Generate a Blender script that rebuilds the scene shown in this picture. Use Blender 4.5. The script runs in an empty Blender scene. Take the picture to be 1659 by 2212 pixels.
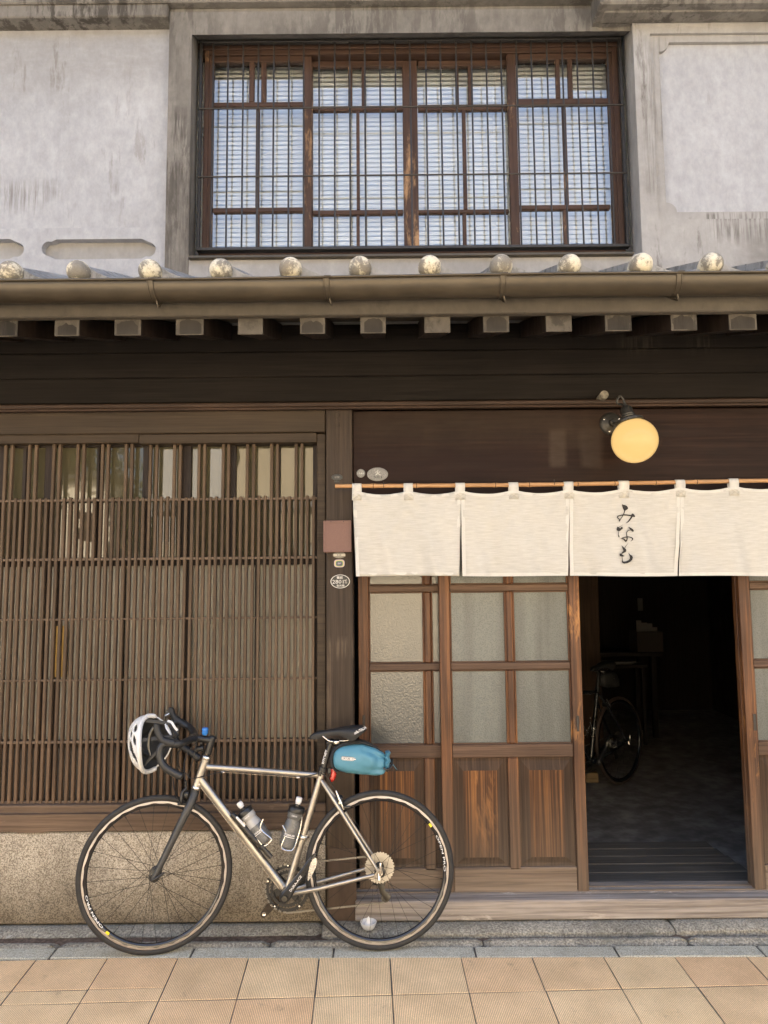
import bpy, math, random
from math import radians, sin, cos, pi, sqrt, atan2
from mathutils import Vector, Matrix, Quaternion
from mathutils.geometry import tessellate_polygon
random.seed(7)
SC = bpy.context.scene
LAMP_E = 0.185
COL = SC.collection
# ------------------------------------------------------------ camera, sky, sun
CAMP = Vector((0.0, -3.45, 1.60)); TILT = radians(5.3); ROLL = 0.009; FPX = 1534.0; CX, CY = 829.5, 1106.0
_r0 = Vector((1, 0, 0)); _a = Vector((0, cos(TILT), sin(TILT))); _u0 = Vector((0, -sin(TILT), cos(TILT)))
_r = _r0*cos(ROLL) - _u0*sin(ROLL); _u = _u0*cos(ROLL) + _r0*sin(ROLL)
cam = bpy.data.cameras.new('camera'); camo = bpy.data.objects.new('camera', cam); COL.objects.link(camo)
cam.sensor_fit = 'AUTO'; cam.sensor_width = 36.0; cam.lens = 36.0*FPX/2212.0; cam.clip_end = 400; cam.clip_start = .05
m = Matrix((_r, _u, -_a)).transposed().to_4x4(); m.translation = CAMP; camo.matrix_world = m
SC.camera = camo
SUN_EL, SUN_AZ = radians(50), radians(18)        # sun stands behind the house, a little to the left
world = bpy.data.worlds.new('World'); SC.world = world; world.use_nodes = True
wn = world.node_tree; bg = wn.nodes['Background']
sky = wn.nodes.new('ShaderNodeTexSky'); sky.sky_type = 'NISHITA'; sky.sun_disc = False
sdir = Vector((-sin(SUN_AZ)*cos(SUN_EL), cos(SUN_AZ)*cos(SUN_EL), sin(SUN_EL)))   # towards the sun
sky.sun_elevation = SUN_EL; sky.sun_rotation = atan2(sdir.x, sdir.y)
sky.air_density = 1.0; sky.dust_density = 9.0; sky.ozone_density = 1.0
wn.links.new(sky.outputs[0], bg.inputs[0]); bg.inputs[1].default_value = 0.15
sl = bpy.data.lights.new('sun', 'SUN'); sl.energy = 3.6; sl.angle = radians(.5); sl.color = (1, .94, .85)
so = bpy.data.objects.new('sun', sl); COL.objects.link(so); so.rotation_euler = sdir.to_track_quat('Z', 'Y').to_euler()
so.location = (0, 6, 12)
vs = SC.view_settings; vs.view_transform = 'Standard'; vs.look = 'None'; vs.exposure = 2.58; vs.gamma = 1; vs.use_curve_mapping = False
SC.cycles.max_bounces = 8; SC.cycles.diffuse_bounces = 4; SC.cycles.use_denoising = True
SC.cycles.transparent_max_bounces = 8; SC.cycles.sample_clamp_indirect = 6
# ------------------------------------------------------------ photograph geometry: where a sight line meets a plane
def ray(px, py):
    return _a + _r*((px-CX)/FPX) + _u*((CY-py)/FPX)
def at(px, py, Y):
    d = ray(px, py); return CAMP + d*((Y-CAMP.y)/d.y)
def atz(px, py, Zv):
    d = ray(px, py); return CAMP + d*((Zv-CAMP.z)/d.z)
def PX(px, py, Y): return at(px, py, Y).x
def PZ(px, py, Y): return at(px, py, Y).z
def rect(x0, x1, y0, y1, Y):
    ym = (y0+y1)/2; xm = max(0, min(1659, (x0+x1)/2))
    return PX(x0, ym, Y), PX(x1, ym, Y), PZ(xm, y1, Y), PZ(xm, y0, Y)
# ------------------------------------------------------------ mesh building
WL = {}
class MB:
    def __init__(s): s.v = []; s.f = []
    def add(s, vs_, fs):
        n = len(s.v); s.v += [tuple(p) for p in vs_]; s.f += [tuple(i+n for i in f) for f in fs]; return s
    def box(s, x0, x1, y0, y1, z0, z1, c=0.0):
        if x0 > x1: x0, x1 = x1, x0
        if y0 > y1: y0, y1 = y1, y0
        if z0 > z1: z0, z1 = z1, z0
        if c <= 0:
            v = [(x, y, z) for z in (z0, z1) for y in (y0, y1) for x in (x0, x1)]
            return s.add(v, [(0,2,3,1), (4,5,7,6), (0,1,5,4), (2,6,7,3), (0,4,6,2), (1,3,7,5)])
        c = min(c, (x1-x0)*.45, (y1-y0)*.45, (z1-z0)*.45)
        v = []; idx = {}
        for ix, x in ((0, x0), (1, x1)):
            for iy, y in ((0, y0), (1, y1)):
                for iz, z in ((0, z0), (1, z1)):
                    dx = c if ix == 0 else -c; dy = c if iy == 0 else -c; dz = c if iz == 0 else -c
                    for k, p in enumerate(((x, y+dy, z+dz), (x+dx, y, z+dz), (x+dx, y+dy, z))):
                        idx[(ix, iy, iz, k)] = len(v); v.append(p)
        I = lambda a, b, d, k: idx[(a, b, d, k)]
        f = []
        for a in (0, 1):
            q = [I(a,0,0,0), I(a,1,0,0), I(a,1,1,0), I(a,0,1,0)]; f.append(q if a else q[::-1])
            q = [I(0,a,0,1), I(0,a,1,1), I(1,a,1,1), I(1,a,0,1)]; f.append(q if a else q[::-1])
            q = [I(0,0,a,2), I(1,0,a,2), I(1,1,a,2), I(0,1,a,2)]; f.append(q if a else q[::-1])
        for a in (0, 1):
            for b in (0, 1):
                q = [I(a,b,0,0), I(a,b,0,1), I(a,b,1,1), I(a,b,1,0)]; f.append(q if (a ^ b) else q[::-1])
                q = [I(a,0,b,0), I(a,1,b,0), I(a,1,b,2), I(a,0,b,2)]; f.append(q if (a ^ b) else q[::-1])
                q = [I(0,a,b,1), I(0,a,b,2), I(1,a,b,2), I(1,a,b,1)]; f.append(q if (a ^ b) else q[::-1])
        for a in (0, 1):
            for b in (0, 1):
                for d in (0, 1):
                    q = [I(a,b,d,0), I(a,b,d,1), I(a,b,d,2)]; f.append(q if (a+b+d) % 2 else q[::-1])
        return s.add(v, f)
    def tube(s, pts, r, n=8, cap=True, closed=False, flat=1.0, up=None):
        P = [Vector(p) for p in pts]; m_ = len(P)
        R = r if isinstance(r, (list, tuple)) else [r]*m_
        T = []
        for i in range(m_):
            a = P[i-1] if (i > 0 or closed) else P[i]; b = P[(i+1) % m_] if (i < m_-1 or closed) else P[i]
            t = (b-a); T.append(t.normalized() if t.length > 1e-9 else Vector((0, 0, 1)))
        ref = Vector(up) if up else (Vector((0, 0, 1)) if abs(T[0].z) < .9 else Vector((1, 0, 0)))
        N = (ref - T[0]*ref.dot(T[0])).normalized(); v = []
        for i in range(m_):
            if i > 0:
                N = T[i-1].rotation_difference(T[i]) @ N; N = (N - T[i]*N.dot(T[i])).normalized()
            B = T[i].cross(N)
            for k in range(n):
                a = 2*pi*k/n; v.append(P[i] + (N*cos(a)*flat + B*sin(a))*R[i])
        f = []
        for i in range(m_ if closed else m_-1):
            j = (i+1) % m_
            for k in range(n):
                l = (k+1) % n; f.append((i*n+k, i*n+l, j*n+l, j*n+k))
        if cap and not closed:
            f.append(tuple(range(n))[::-1]); f.append(tuple((m_-1)*n+k for k in range(n)))
        return s.add(v, f)
    def lathe(s, prof, n=24, o=(0, 0, 0), axis=(0, 0, 1), a0=0, a1=2*pi, sx=1, sy=1):
        q = Vector((0, 0, 1)).rotation_difference(Vector(axis).normalized()); o = Vector(o)
        full = abs(a1-a0-2*pi) < 1e-6; m_ = n if full else n+1; v = []
        for (r, h) in prof:
            for k in range(m_):
                a = a0+(a1-a0)*k/n; v.append(o + q @ Vector((r*cos(a)*sx, r*sin(a)*sy, h)))
        f = []
        for i in range(len(prof)-1):
            for k in range(n):
                l = (k+1) % m_; f.append((i*m_+k, i*m_+l, (i+1)*m_+l, (i+1)*m_+k))
        return s.add(v, f)
    def prism(s, poly, d0, d1, ax='y'):
        # poly in (x, z) extruded along y, or (x, y) extruded along z
        tri = tessellate_polygon([[Vector((p[0], p[1], 0)) for p in poly]]); n = len(poly)
        mk_ = (lambda p, d: (p[0], d, p[1])) if ax == 'y' else (lambda p, d: (p[0], p[1], d))
        v = [mk_(p, d0) for p in poly] + [mk_(p, d1) for p in poly]
        f = [tuple(t) for t in tri] + [tuple(i+n for i in t[::-1]) for t in tri]
        f += [(i, (i+1) % n, n+(i+1) % n, n+i) for i in range(n)]
        return s.add(v, f)
    def plate_holes(s, outer, holes, y0, y1):
        loops = [outer]+holes; tri = tessellate_polygon([[Vector((p[0], p[1], 0)) for p in l] for l in loops])
        flat = [p for l in loops for p in l]; n = len(flat)
        v = [(p[0], y0, p[1]) for p in flat] + [(p[0], y1, p[1]) for p in flat]; f = [tuple(t) for t in tri]; b = 0
        for l in loops:
            k = len(l); f += [(b+i, b+(i+1) % k, n+b+(i+1) % k, n+b+i) for i in range(k)]; b += k
        return s.add(v, f)
    def loft(s, rings, cap=True):
        n = len(rings[0]); v = [p for r in rings for p in r]; f = []
        for i in range(len(rings)-1):
            for k in range(n):
                l = (k+1) % n; f.append((i*n+k, i*n+l, (i+1)*n+l, (i+1)*n+k))
        if cap: f.append(tuple(range(n))[::-1]); f.append(tuple((len(rings)-1)*n+k for k in range(n)))
        return s.add(v, f)
    def xf(s, M):
        s.v = [tuple(M @ Vector(p)) for p in s.v]; return s
    def mesh(s, name, mat, ang=35, off=(0, 0, 0), fix=True):
        me = bpy.data.meshes.new(name); o = Vector(off)
        me.from_pydata([tuple(Vector(p)-o) for p in s.v], [], s.f)
        if fix:
            import bmesh
            bm = bmesh.new(); bm.from_mesh(me); bmesh.ops.recalc_face_normals(bm, faces=bm.faces); bm.to_mesh(me); bm.free()
        me.update()
        if ang:
            me.polygons.foreach_set('use_smooth', [True]*len(me.polygons)); me.set_sharp_from_angle(angle=radians(ang))
        if isinstance(mat, (list, tuple)):
            for q in mat: me.materials.append(q)
        else: me.materials.append(mat)
        return me
    def build(s, name, mat, parent=None, ang=35, local=False, fix=True, loc=None):
        base = Vector((0, 0, 0)) if (local or parent is None) else WL[parent.name]
        own = Vector(loc) if loc is not None else Vector((0, 0, 0))      # own: world position of this object's origin
        if parent is None: me = s.mesh(name, mat, ang, own, fix); o = bpy.data.objects.new(name, me); o.location = own; w = own
        else:
            w = own if loc is not None else base
            me = s.mesh(name, mat, ang, w if not local else (0, 0, 0), fix); o = bpy.data.objects.new(name, me); o.location = (w-base) if not local else (0, 0, 0)
        COL.objects.link(o); o.parent = parent; WL[o.name] = w.copy(); return o
def tag(o, label=None, cat=None, group=None, kind=None):
    if label: o['label'] = label
    if cat: o['category'] = cat
    if group: o['group'] = group
    if kind: o['kind'] = kind
    return o
def empty(name, loc=(0, 0, 0), label=None, cat=None, group=None, kind=None, parent=None):
    o = bpy.data.objects.new(name, None); o.empty_display_size = .1; COL.objects.link(o)
    b = WL[parent.name] if parent else Vector((0, 0, 0)); o.location = Vector(loc)-b; o.parent = parent
    WL[o.name] = Vector(loc); return tag(o, label, cat, group, kind)
def inst(me, name, parent, loc, rot=None, local=False):
    o = bpy.data.objects.new(name, me); COL.objects.link(o); o.parent = parent
    b = Vector((0, 0, 0)) if (local or parent is None) else WL[parent.name]
    o.location = Vector(loc)-b; WL[o.name] = Vector(loc)
    if rot is not None: o.rotation_euler = rot
    return o
def B(name, mat, parent, x0, x1, y0, y1, z0, z1, c=.003, ang=20):
    return MB().box(x0, x1, y0, y1, z0, z1, c).build(name, mat, parent, ang)
def RB(name, mat, parent, x0, x1, y0, y1, Y, thick, c=.003):
    a, b, lo, hi = rect(x0, x1, y0, y1, Y); return B(name, mat, parent, a, b, Y, Y+thick, lo, hi, c)
def catmull(pts, n=6):
    P = [Vector(p) for p in pts]; out = []
    for i in range(len(P)-1):
        p0 = P[max(0, i-1)]; p1 = P[i]; p2 = P[i+1]; p3 = P[min(len(P)-1, i+2)]
        for k in range(n):
            t = k/n; out.append(.5*((2*p1)+(p2-p0)*t+(2*p0-5*p1+4*p2-p3)*t*t+(3*p1-p0-3*p2+p3)*t**3))
    return out+[P[-1]]
_tc = {}
def text2d(s, bold=0.0):
    # outlines of a line of lettering: centred (x, y) points and faces, letter height about 1
    if (s, bold) in _tc: return _tc[(s, bold)]
    cu = bpy.data.curves.new('t', 'FONT'); cu.body = s; cu.align_x = 'CENTER'; cu.align_y = 'CENTER'; cu.size = 1.4; cu.resolution_u = 2; cu.offset = bold
    o = bpy.data.objects.new('t', cu); COL.objects.link(o); dg = bpy.context.evaluated_depsgraph_get(); dg.update()
    ev = o.evaluated_get(dg); me = ev.to_mesh()
    v = [(p.co.x, p.co.y) for p in me.vertices]; f = [tuple(p.vertices) for p in me.polygons]
    ev.to_mesh_clear(); bpy.data.objects.remove(o); bpy.data.curves.remove(cu)
    if v:
        cx = (min(p[0] for p in v)+max(p[0] for p in v))/2; cy = (min(p[1] for p in v)+max(p[1] for p in v))/2
        v = [(p[0]-cx, p[1]-cy) for p in v]
    _tc[(s, bold)] = (v, f); return v, f
def lettering(mb, s, w, h, fn, bold=.01):
    # fit text into w x h and send every point through fn(u, v) -> 3-D
    v, f = text2d(s, bold)
    if not v: return mb
    W = max(p[0] for p in v)*2; H = max(p[1] for p in v)*2
    return mb.add([fn(p[0]/W*w, p[1]/H*h) for p in v], f)
# ------------------------------------------------------------ materials
def mk(name):
    m_ = bpy.data.materials.new(name); m_.use_nodes = True; return m_, m_.node_tree, m_.node_tree.nodes['Principled BSDF']
def L(nt, a, b): nt.links.new(a, b)
def coord(nt, scale=(1, 1, 1), obj=False, rnd=False):
    if obj: src = nt.nodes.new('ShaderNodeTexCoord').outputs['Object']
    else: src = nt.nodes.new('ShaderNodeNewGeometry').outputs['Position']
    if rnd:
        oi = nt.nodes.new('ShaderNodeObjectInfo'); ad = nt.nodes.new('ShaderNodeVectorMath'); ad.operation = 'MULTIPLY_ADD'
        L(nt, oi.outputs['Random'], ad.inputs[0]); ad.inputs[1].default_value = (31, 47, 23); L(nt, src, ad.inputs[2]); src = ad.outputs[0]
    vm = nt.nodes.new('ShaderNodeVectorMath'); vm.operation = 'MULTIPLY'; L(nt, src, vm.inputs[0]); vm.inputs[1].default_value = scale
    return vm.outputs[0]
def noise(nt, vec, scale=1, detail=4, rough=.55, dist=0.0):
    n = nt.nodes.new('ShaderNodeTexNoise'); L(nt, vec, n.inputs['Vector']); n.inputs['Scale'].default_value = scale
    n.inputs['Detail'].default_value = detail; n.inputs['Roughness'].default_value = rough; n.inputs['Distortion'].default_value = dist
    return n.outputs[0]
def ramp(nt, fac, stops, interp='LINEAR'):
    r = nt.nodes.new('ShaderNodeValToRGB'); L(nt, fac, r.inputs[0]); r.color_ramp.interpolation = interp
    while len(r.color_ramp.elements) < len(stops): r.color_ramp.elements.new(.5)
    for e, (p, c) in zip(r.color_ramp.elements, stops):
        e.position = p; e.color = (c, c, c, 1) if isinstance(c, (int, float)) else (*c, 1)
    return r.outputs[0]
def mixc(nt, fac, a, b, mode='MIX'):
    x = nt.nodes.new('ShaderNodeMix'); x.data_type = 'RGBA'; x.blend_type = mode; x.clamp_result = False
    for i, val in ((0, fac), (6, a), (7, b)):
        if hasattr(val, 'is_output'): L(nt, val, x.inputs[i])
        elif i == 0: x.inputs[0].default_value = val
        else: x.inputs[i].default_value = (val, val, val, 1) if isinstance(val, (int, float)) else (*val, 1)
    return x.outputs[2]
def mth(nt, op, a, b=0.0, clamp=False):
    x = nt.nodes.new('ShaderNodeMath'); x.operation = op; x.use_clamp = clamp
    for i, val in ((0, a), (1, b)):
        if hasattr(val, 'is_output'): L(nt, val, x.inputs[i])
        else: x.inputs[i].default_value = val
    return x.outputs[0]
def sepz(nt, vec, k):
    s = nt.nodes.new('ShaderNodeSeparateXYZ'); L(nt, vec, s.inputs[0]); return s.outputs[k]
def bump(nt, b, h, strength=.3, dist=.002):
    x = nt.nodes.new('ShaderNodeBump'); x.inputs['Strength'].default_value = strength; x.inputs['Distance'].default_value = dist
    L(nt, h, x.inputs['Height']); L(nt, x.outputs[0], b.inputs['Normal'])
def plain(name, col, rough=.5, metal=0.0, var=.12, vscale=30, bmp=0.0, obj=True, spec=.5, coat=0.0, trans=0.0):
    m_, nt, b = mk(name); v = coord(nt, obj=obj); n = noise(nt, v, vscale, 5)
    c = mixc(nt, 1.0, col, ramp(nt, n, [(.3, 1-var), (.7, 1+var)]), 'MULTIPLY')
    L(nt, c, b.inputs['Base Color']); b.inputs['Metallic'].default_value = metal; b.inputs['Specular IOR Level'].default_value = spec
    L(nt, ramp(nt, n, [(.3, max(0, rough-.06)), (.7, min(1, rough+.06))]), b.inputs['Roughness'])
    b.inputs['Coat Weight'].default_value = coat; b.inputs['Coat Roughness'].default_value = .15; b.inputs['Transmission Weight'].default_value = trans
    if bmp: bump(nt, b, noise(nt, v, vscale*4, 3), bmp, .001)
    return m_
def wood(name, c0, c1, c2, axis='x', rough=.62, across=70, along=2.2, tone=(.75, 1.2), bmp=.25, wear=None, low=None, spec=.3):
    m_, nt, b = mk(name)
    sc = {'x': (along, across, across), 'y': (across, along, across), 'z': (across, across*.12, along)}[axis]
    v = coord(nt, sc, rnd=False); w = coord(nt); g = noise(nt, v, 1, 6, .62, .35); g2 = noise(nt, v, 2.7, 3, .6)
    t = noise(nt, w, 1.7, 4); col = ramp(nt, g, [(.28, c0), (.5, c1), (.74, c2)])
    col = mixc(nt, 1.0, col, ramp(nt, t, [(.25, tone[0]), (.75, tone[1])]), 'MULTIPLY')
    col = mixc(nt, 1.0, col, ramp(nt, g2, [(.3, .8), (.55, 1.05)]), 'MULTIPLY')
    if wear:   # pale worn or scuffed patches: (colour, threshold, size)
        sw = {'x': (.35, 1, 1), 'y': (1, .35, 1), 'z': (1, 1, .3)}[axis]
        n1 = noise(nt, coord(nt, sw), wear[2], 6, .7, .3)
        col = mixc(nt, ramp(nt, n1, [(wear[1], 0.0), (min(1, wear[1]+.09), 1.0)]), col, wear[0])
    if low:    # weathering that climbs from the ground: (z full, z none, colour, amount)
        z = mth(nt, 'ADD', sepz(nt, w, 2), mth(nt, 'MULTIPLY', mth(nt, 'SUBTRACT', noise(nt, v, .8, 4), .5), .7*(low[1]-low[0])))
        mr = nt.nodes.new('ShaderNodeMapRange'); L(nt, z, mr.inputs[0]); mr.inputs[1].default_value = low[0]; mr.inputs[2].default_value = low[1]
        mr.inputs[3].default_value = low[3]; mr.inputs[4].default_value = 0
        gl = mixc(nt, 1.0, low[2], ramp(nt, g, [(.3, .6), (.7, 1.3)]), 'MULTIPLY'); col = mixc(nt, mr.outputs[0], col, gl)
    L(nt, col, b.inputs['Base Color']); b.inputs['Specular IOR Level'].default_value = spec
    L(nt, ramp(nt, g2, [(.3, min(1, rough+.12)), (.7, rough-.08)]), b.inputs['Roughness'])
    bump(nt, b, mth(nt, 'ADD', g, mth(nt, 'MULTIPLY', g2, .6)), bmp, .004)
    return m_
def plaster(name, c0, c1, dark, stain=.62, streak=(9, 9, 1.3), rough=.85, bmp=.25, fine=.1):
    m_, nt, b = mk(name); w = coord(nt)
    a = noise(nt, w, 1.6, 8, .65, .4); f = noise(nt, coord(nt, (1, 1, .6)), 26, 6, .7); s = noise(nt, coord(nt, streak), 1, 7, .72, .2); big = noise(nt, w, .9, 3)
    col = ramp(nt, a, [(.3, c0), (.68, c1)])
    col = mixc(nt, 1.0, col, ramp(nt, f, [(.3, 1-fine), (.7, 1+fine)]), 'MULTIPLY')
    k = mth(nt, 'MULTIPLY', ramp(nt, s, [(stain, 0.0), (stain+.08, 1.0)]), ramp(nt, big, [(.4, 0.15), (.62, 1.0)]))
    col = mixc(nt, mth(nt, 'MULTIPLY', k, .85), col, dark)
    L(nt, col, b.inputs['Base Color']); b.inputs['Roughness'].default_value = rough; b.inputs['Specular IOR Level'].default_value = .25
    bump(nt, b, mth(nt, 'ADD', f, mth(nt, 'MULTIPLY', a, 2.0)), bmp, .003); return m_
def boxmask(nt, w, x0, x1, z0, z1, soft=.03, wob=.06):
    # soft-edged patch on the facade, its outline broken up by noise
    n = mth(nt, 'MULTIPLY', mth(nt, 'SUBTRACT', noise(nt, w, 7, 5, .65), .5), wob*2); out = None
    for k, lo, hi in ((0, x0, x1), (2, z0, z1)):
        p = mth(nt, 'ADD', sepz(nt, w, k), n)
        for a_, b_ in ((lo, soft), (hi, -soft)):
            r = nt.nodes.new('ShaderNodeMapRange'); L(nt, p, r.inputs[0]); r.inputs[1].default_value = a_-abs(b_) if b_ > 0 else a_+abs(b_); r.inputs[2].default_value = a_+abs(b_) if b_ > 0 else a_-abs(b_)
            out = r.outputs[0] if out is None else mth(nt, 'MULTIPLY', out, r.outputs[0])
    return out
def stain(m_, patches):
    # patches: (pixel box, plane, colour, amount, softness, streaky)
    nt = m_.node_tree; b = nt.nodes['Principled BSDF']; w = coord(nt); src = b.inputs['Base Color'].links[0].from_socket
    for (bx, Y, colr, amt, soft, streak) in patches:
        x0, x1, z0, z1 = rect(*bx, Y); k = boxmask(nt, w, x0, x1, z0, z1, soft, soft*1.2)
        if streak: k = mth(nt, 'MULTIPLY', k, ramp(nt, noise(nt, coord(nt, (55, 55, 2.5)), 1, 5, .7), [(.45, 0.0), (.6, 1.0)]))
        else: k = mth(nt, 'MULTIPLY', k, ramp(nt, noise(nt, coord(nt, (12, 12, 40)), 1, 4, .6), [(.25, .55), (.6, 1.0)]))
        src = mixc(nt, mth(nt, 'MULTIPLY', k, amt), src, colr)
    L(nt, src, b.inputs['Base Color'])
def granite(name, c0, c1, c2, scale=210, rough=.75, tone=(.8, 1.15), moss=None, bmp=.3, low=None):
    m_, nt, b = mk(name); w = coord(nt); n = noise(nt, w, scale, 2.5, .6); t = noise(nt, w, 2.2, 5, .6); md = noise(nt, w, 14, 5, .6)
    col = ramp(nt, n, [(.36, c0), (.5, c1), (.62, c2)])
    col = mixc(nt, 1.0, col, ramp(nt, t, [(.3, tone[0]), (.7, tone[1])]), 'MULTIPLY')
    col = mixc(nt, 1.0, col, ramp(nt, md, [(.3, .85), (.7, 1.1)]), 'MULTIPLY')
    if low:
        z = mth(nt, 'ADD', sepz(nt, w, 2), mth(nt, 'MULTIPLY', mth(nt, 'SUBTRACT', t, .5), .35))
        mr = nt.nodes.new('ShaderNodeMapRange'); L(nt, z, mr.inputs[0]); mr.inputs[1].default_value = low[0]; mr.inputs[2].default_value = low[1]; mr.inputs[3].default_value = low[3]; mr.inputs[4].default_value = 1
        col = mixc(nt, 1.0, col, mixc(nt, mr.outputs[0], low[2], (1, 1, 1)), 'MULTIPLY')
    if moss: col = mixc(nt, ramp(nt, noise(nt, w, 9, 6, .7), [(.52, 0.0), (.66, .8)]), col, moss)
    L(nt, col, b.inputs['Base Color']); b.inputs['Roughness'].default_value = rough; b.inputs['Specular IOR Level'].default_value = .3
    bump(nt, b, mth(nt, 'ADD', n, md), bmp, .003); return m_
def glassy(name, base, rough, bscale=0, bstr=.2, spec=.5, wav=0.0, alpha=1.0, pattern=False):
    # window glass: dim body colour under a clear reflection; wav = ripple of old drawn glass
    m_, nt, b = mk(name); b.inputs['Base Color'].default_value = (*base, 1); b.inputs['Roughness'].default_value = rough
    b.inputs['Specular IOR Level'].default_value = spec; b.inputs['Alpha'].default_value = alpha
    if bscale:
        w = coord(nt); h = noise(nt, w, bscale, 2, .5)
        if pattern:
            vo = nt.nodes.new('ShaderNodeTexVoronoi'); L(nt, w, vo.inputs['Vector']); vo.inputs['Scale'].default_value = bscale; h = vo.outputs['Distance']
            bandn = noise(nt, coord(nt, (7, 7, .5)), 1, 3, .5)
            L(nt, mixc(nt, 1.0, mixc(nt, 1.0, base, ramp(nt, bandn, [(.35, .68), (.62, 1.35)]), 'MULTIPLY'), ramp(nt, h, [(.1, .72), (.55, 1.2)]), 'MULTIPLY'), b.inputs['Base Color'])
        bump(nt, b, h, bstr, .003)
    elif wav:
        bump(nt, b, noise(nt, coord(nt, (3, 3, 5)), 1.6, 2, .4), wav, .02)
    return m_
# palette -------------------------------------------------------------
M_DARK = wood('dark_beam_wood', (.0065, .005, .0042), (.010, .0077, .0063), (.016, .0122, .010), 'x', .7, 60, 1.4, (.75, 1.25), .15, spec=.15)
M_MOULD = wood('moulding_wood', (.02, .012, .008), (.04, .023, .015), (.075, .045, .03), 'x', .6, 120, 2, (.7, 1.3), .4)
M_LINT = wood('lintel_wood', (.028, .019, .011), (.039, .026, .015), (.054, .037, .022), 'x', .6, 55, 1.2, (.8, 1.2), .15, spec=.3)
M_TRAN = wood('transom_wood', (.011, .0048, .0030), (.017, .0075, .0047), (.027, .0125, .0078), 'x', .5, 45, 1.1, (.6, 1.45), .18, wear=((.05, .033, .024), .66, 2.2), spec=.14)
M_POST = wood('post_wood', (.026, .017, .011), (.039, .026, .017), (.06, .04, .026), 'z', .58, 60, 1.6, (.75, 1.2), .25, wear=((.14, .10, .07), .68, 9), low=(.15, .9, (.085, .058, .037), .75))
M_SLAT = wood('slat_wood', (.060, .040, .0245), (.093, .0625, .039), (.13, .09, .057), 'z', .65, 90, 1.6, (.7, 1.3), .3, wear=((.22, .14, .09), .69, 22), low=(.35, 1.3, (.148, .09, .053), .7))
M_RAIL = wood('rail_wood', (.09, .064, .044), (.13, .094, .066), (.17, .125, .09), 'x', .65, 70, 2, (.8, 1.2), .3)
M_SILL = wood('sill_wood', (.075, .048, .03), (.12, .08, .052), (.17, .118, .08), 'x', .7, 60, 1.6, (.75, 1.25), .4, wear=((.26, .19, .135), .63, 8))
M_THRESH = wood('threshold_wood', (.13, .105, .085), (.28, .24, .205), (.43, .385, .345), 'x', .85, 45, 1.5, (.75, 1.25), 1.0, wear=((.5, .44, .38), .6, 10))
M_DOORV = wood('door_stile_wood', (.036, .014, .007), (.10, .042, .018), (.24, .105, .037), 'z', .5, 75, 1.6, (.5, 1.45), .35, wear=((.45, .21, .065), .62, 5), low=(.15, .75, (.12, .086, .06), .95), spec=.4)
M_DOORH = wood('door_rail_wood', (.05, .029, .019), (.09, .054, .035), (.145, .09, .06), 'x', .55, 90, 2, (.75, 1.3), .5, wear=((.30, .14, .05), .66, 6), low=(.12, .42, (.2, .155, .115), .95))
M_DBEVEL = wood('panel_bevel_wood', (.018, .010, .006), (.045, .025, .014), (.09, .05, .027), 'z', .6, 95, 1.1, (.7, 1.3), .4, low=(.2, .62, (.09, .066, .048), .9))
M_DPANEL = wood('door_panel_wood', (.022, .010, .006), (.10, .041, .015), (.38, .17, .052), 'z', .55, 120, 1.1, (.42, 1.55), .6, wear=((.36, .165, .055), .63, 4), low=(.2, .62, (.1, .07, .048), .9))
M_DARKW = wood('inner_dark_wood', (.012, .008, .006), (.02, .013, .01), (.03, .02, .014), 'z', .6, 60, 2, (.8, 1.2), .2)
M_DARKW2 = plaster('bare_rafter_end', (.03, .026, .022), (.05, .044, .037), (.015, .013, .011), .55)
M_WIN = wood('window_wood', (.036, .019, .013), (.058, .032, .022), (.085, .05, .035), 'z', .6, 70, 1.8, (.7, 1.3), .3, wear=((.36, .22, .115), .57, 7))
M_WINH = wood('window_rail_wood', (.036, .019, .013), (.058, .032, .022), (.085, .05, .035), 'x', .6, 70, 1.8, (.7, 1.3), .3, wear=((.30, .17, .085), .68, 7))
M_PLW = plaster('pale_plaster', (.295, .30, .318), (.375, .382, .402), (.19, .18, .17), .6, (9, 9, 1.6), fine=.13)
M_PLG = plaster('grey_plaster', (.125, .115, .102), (.205, .192, .176), (.05, .044, .038), .47, (14, 14, 2.4), fine=.16)
M_PLM = plaster('mid_plaster', (.22, .213, .207), (.34, .334, .328), (.1, .09, .08), .6, (11, 11, 2))
M_EAVE = plaster('eave_plaster', (.07, .06, .048), (.10, .088, .072), (.04, .034, .028), .6, (6, 6, 3), fine=.14)
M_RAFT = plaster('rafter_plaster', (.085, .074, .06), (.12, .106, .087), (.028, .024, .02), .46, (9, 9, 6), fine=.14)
M_TILE = plaster('roof_tile_clay', (.2, .195, .185), (.36, .35, .33), (.1, .098, .09), .5, (20, 20, 14), .7)
M_BALL0 = plaster('tile_end_clay', (.32, .295, .24), (.60, .56, .46), (.17, .15, .115), .46, (13, 13, 13), .6, fine=.22)
def ball_mat():
    m_, nt, b = mk('lichen_tile_end'); w = coord(nt); a = noise(nt, w, 15, 6, .7, .3); f = noise(nt, w, 140, 4, .7); g = noise(nt, w, 5, 2)
    c = mixc(nt, ramp(nt, mth(nt, 'ADD', a, mth(nt, 'MULTIPLY', mth(nt, 'SUBTRACT', f, .5), .35)), [(.44, 0.0), (.53, 1.0)]), (.62, .57, .44), (.20, .18, .145))
    c = mixc(nt, 1.0, c, ramp(nt, f, [(.3, .8), (.7, 1.15)]), 'MULTIPLY'); c = mixc(nt, 1.0, c, ramp(nt, g, [(.3, (.9, .92, .95)), (.7, (1.08, 1.03, .95))]), 'MULTIPLY')
    L(nt, c, b.inputs['Base Color']); b.inputs['Roughness'].default_value = .75; bump(nt, b, f, .3, .002); return m_
M_BALL = ball_mat()
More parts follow.
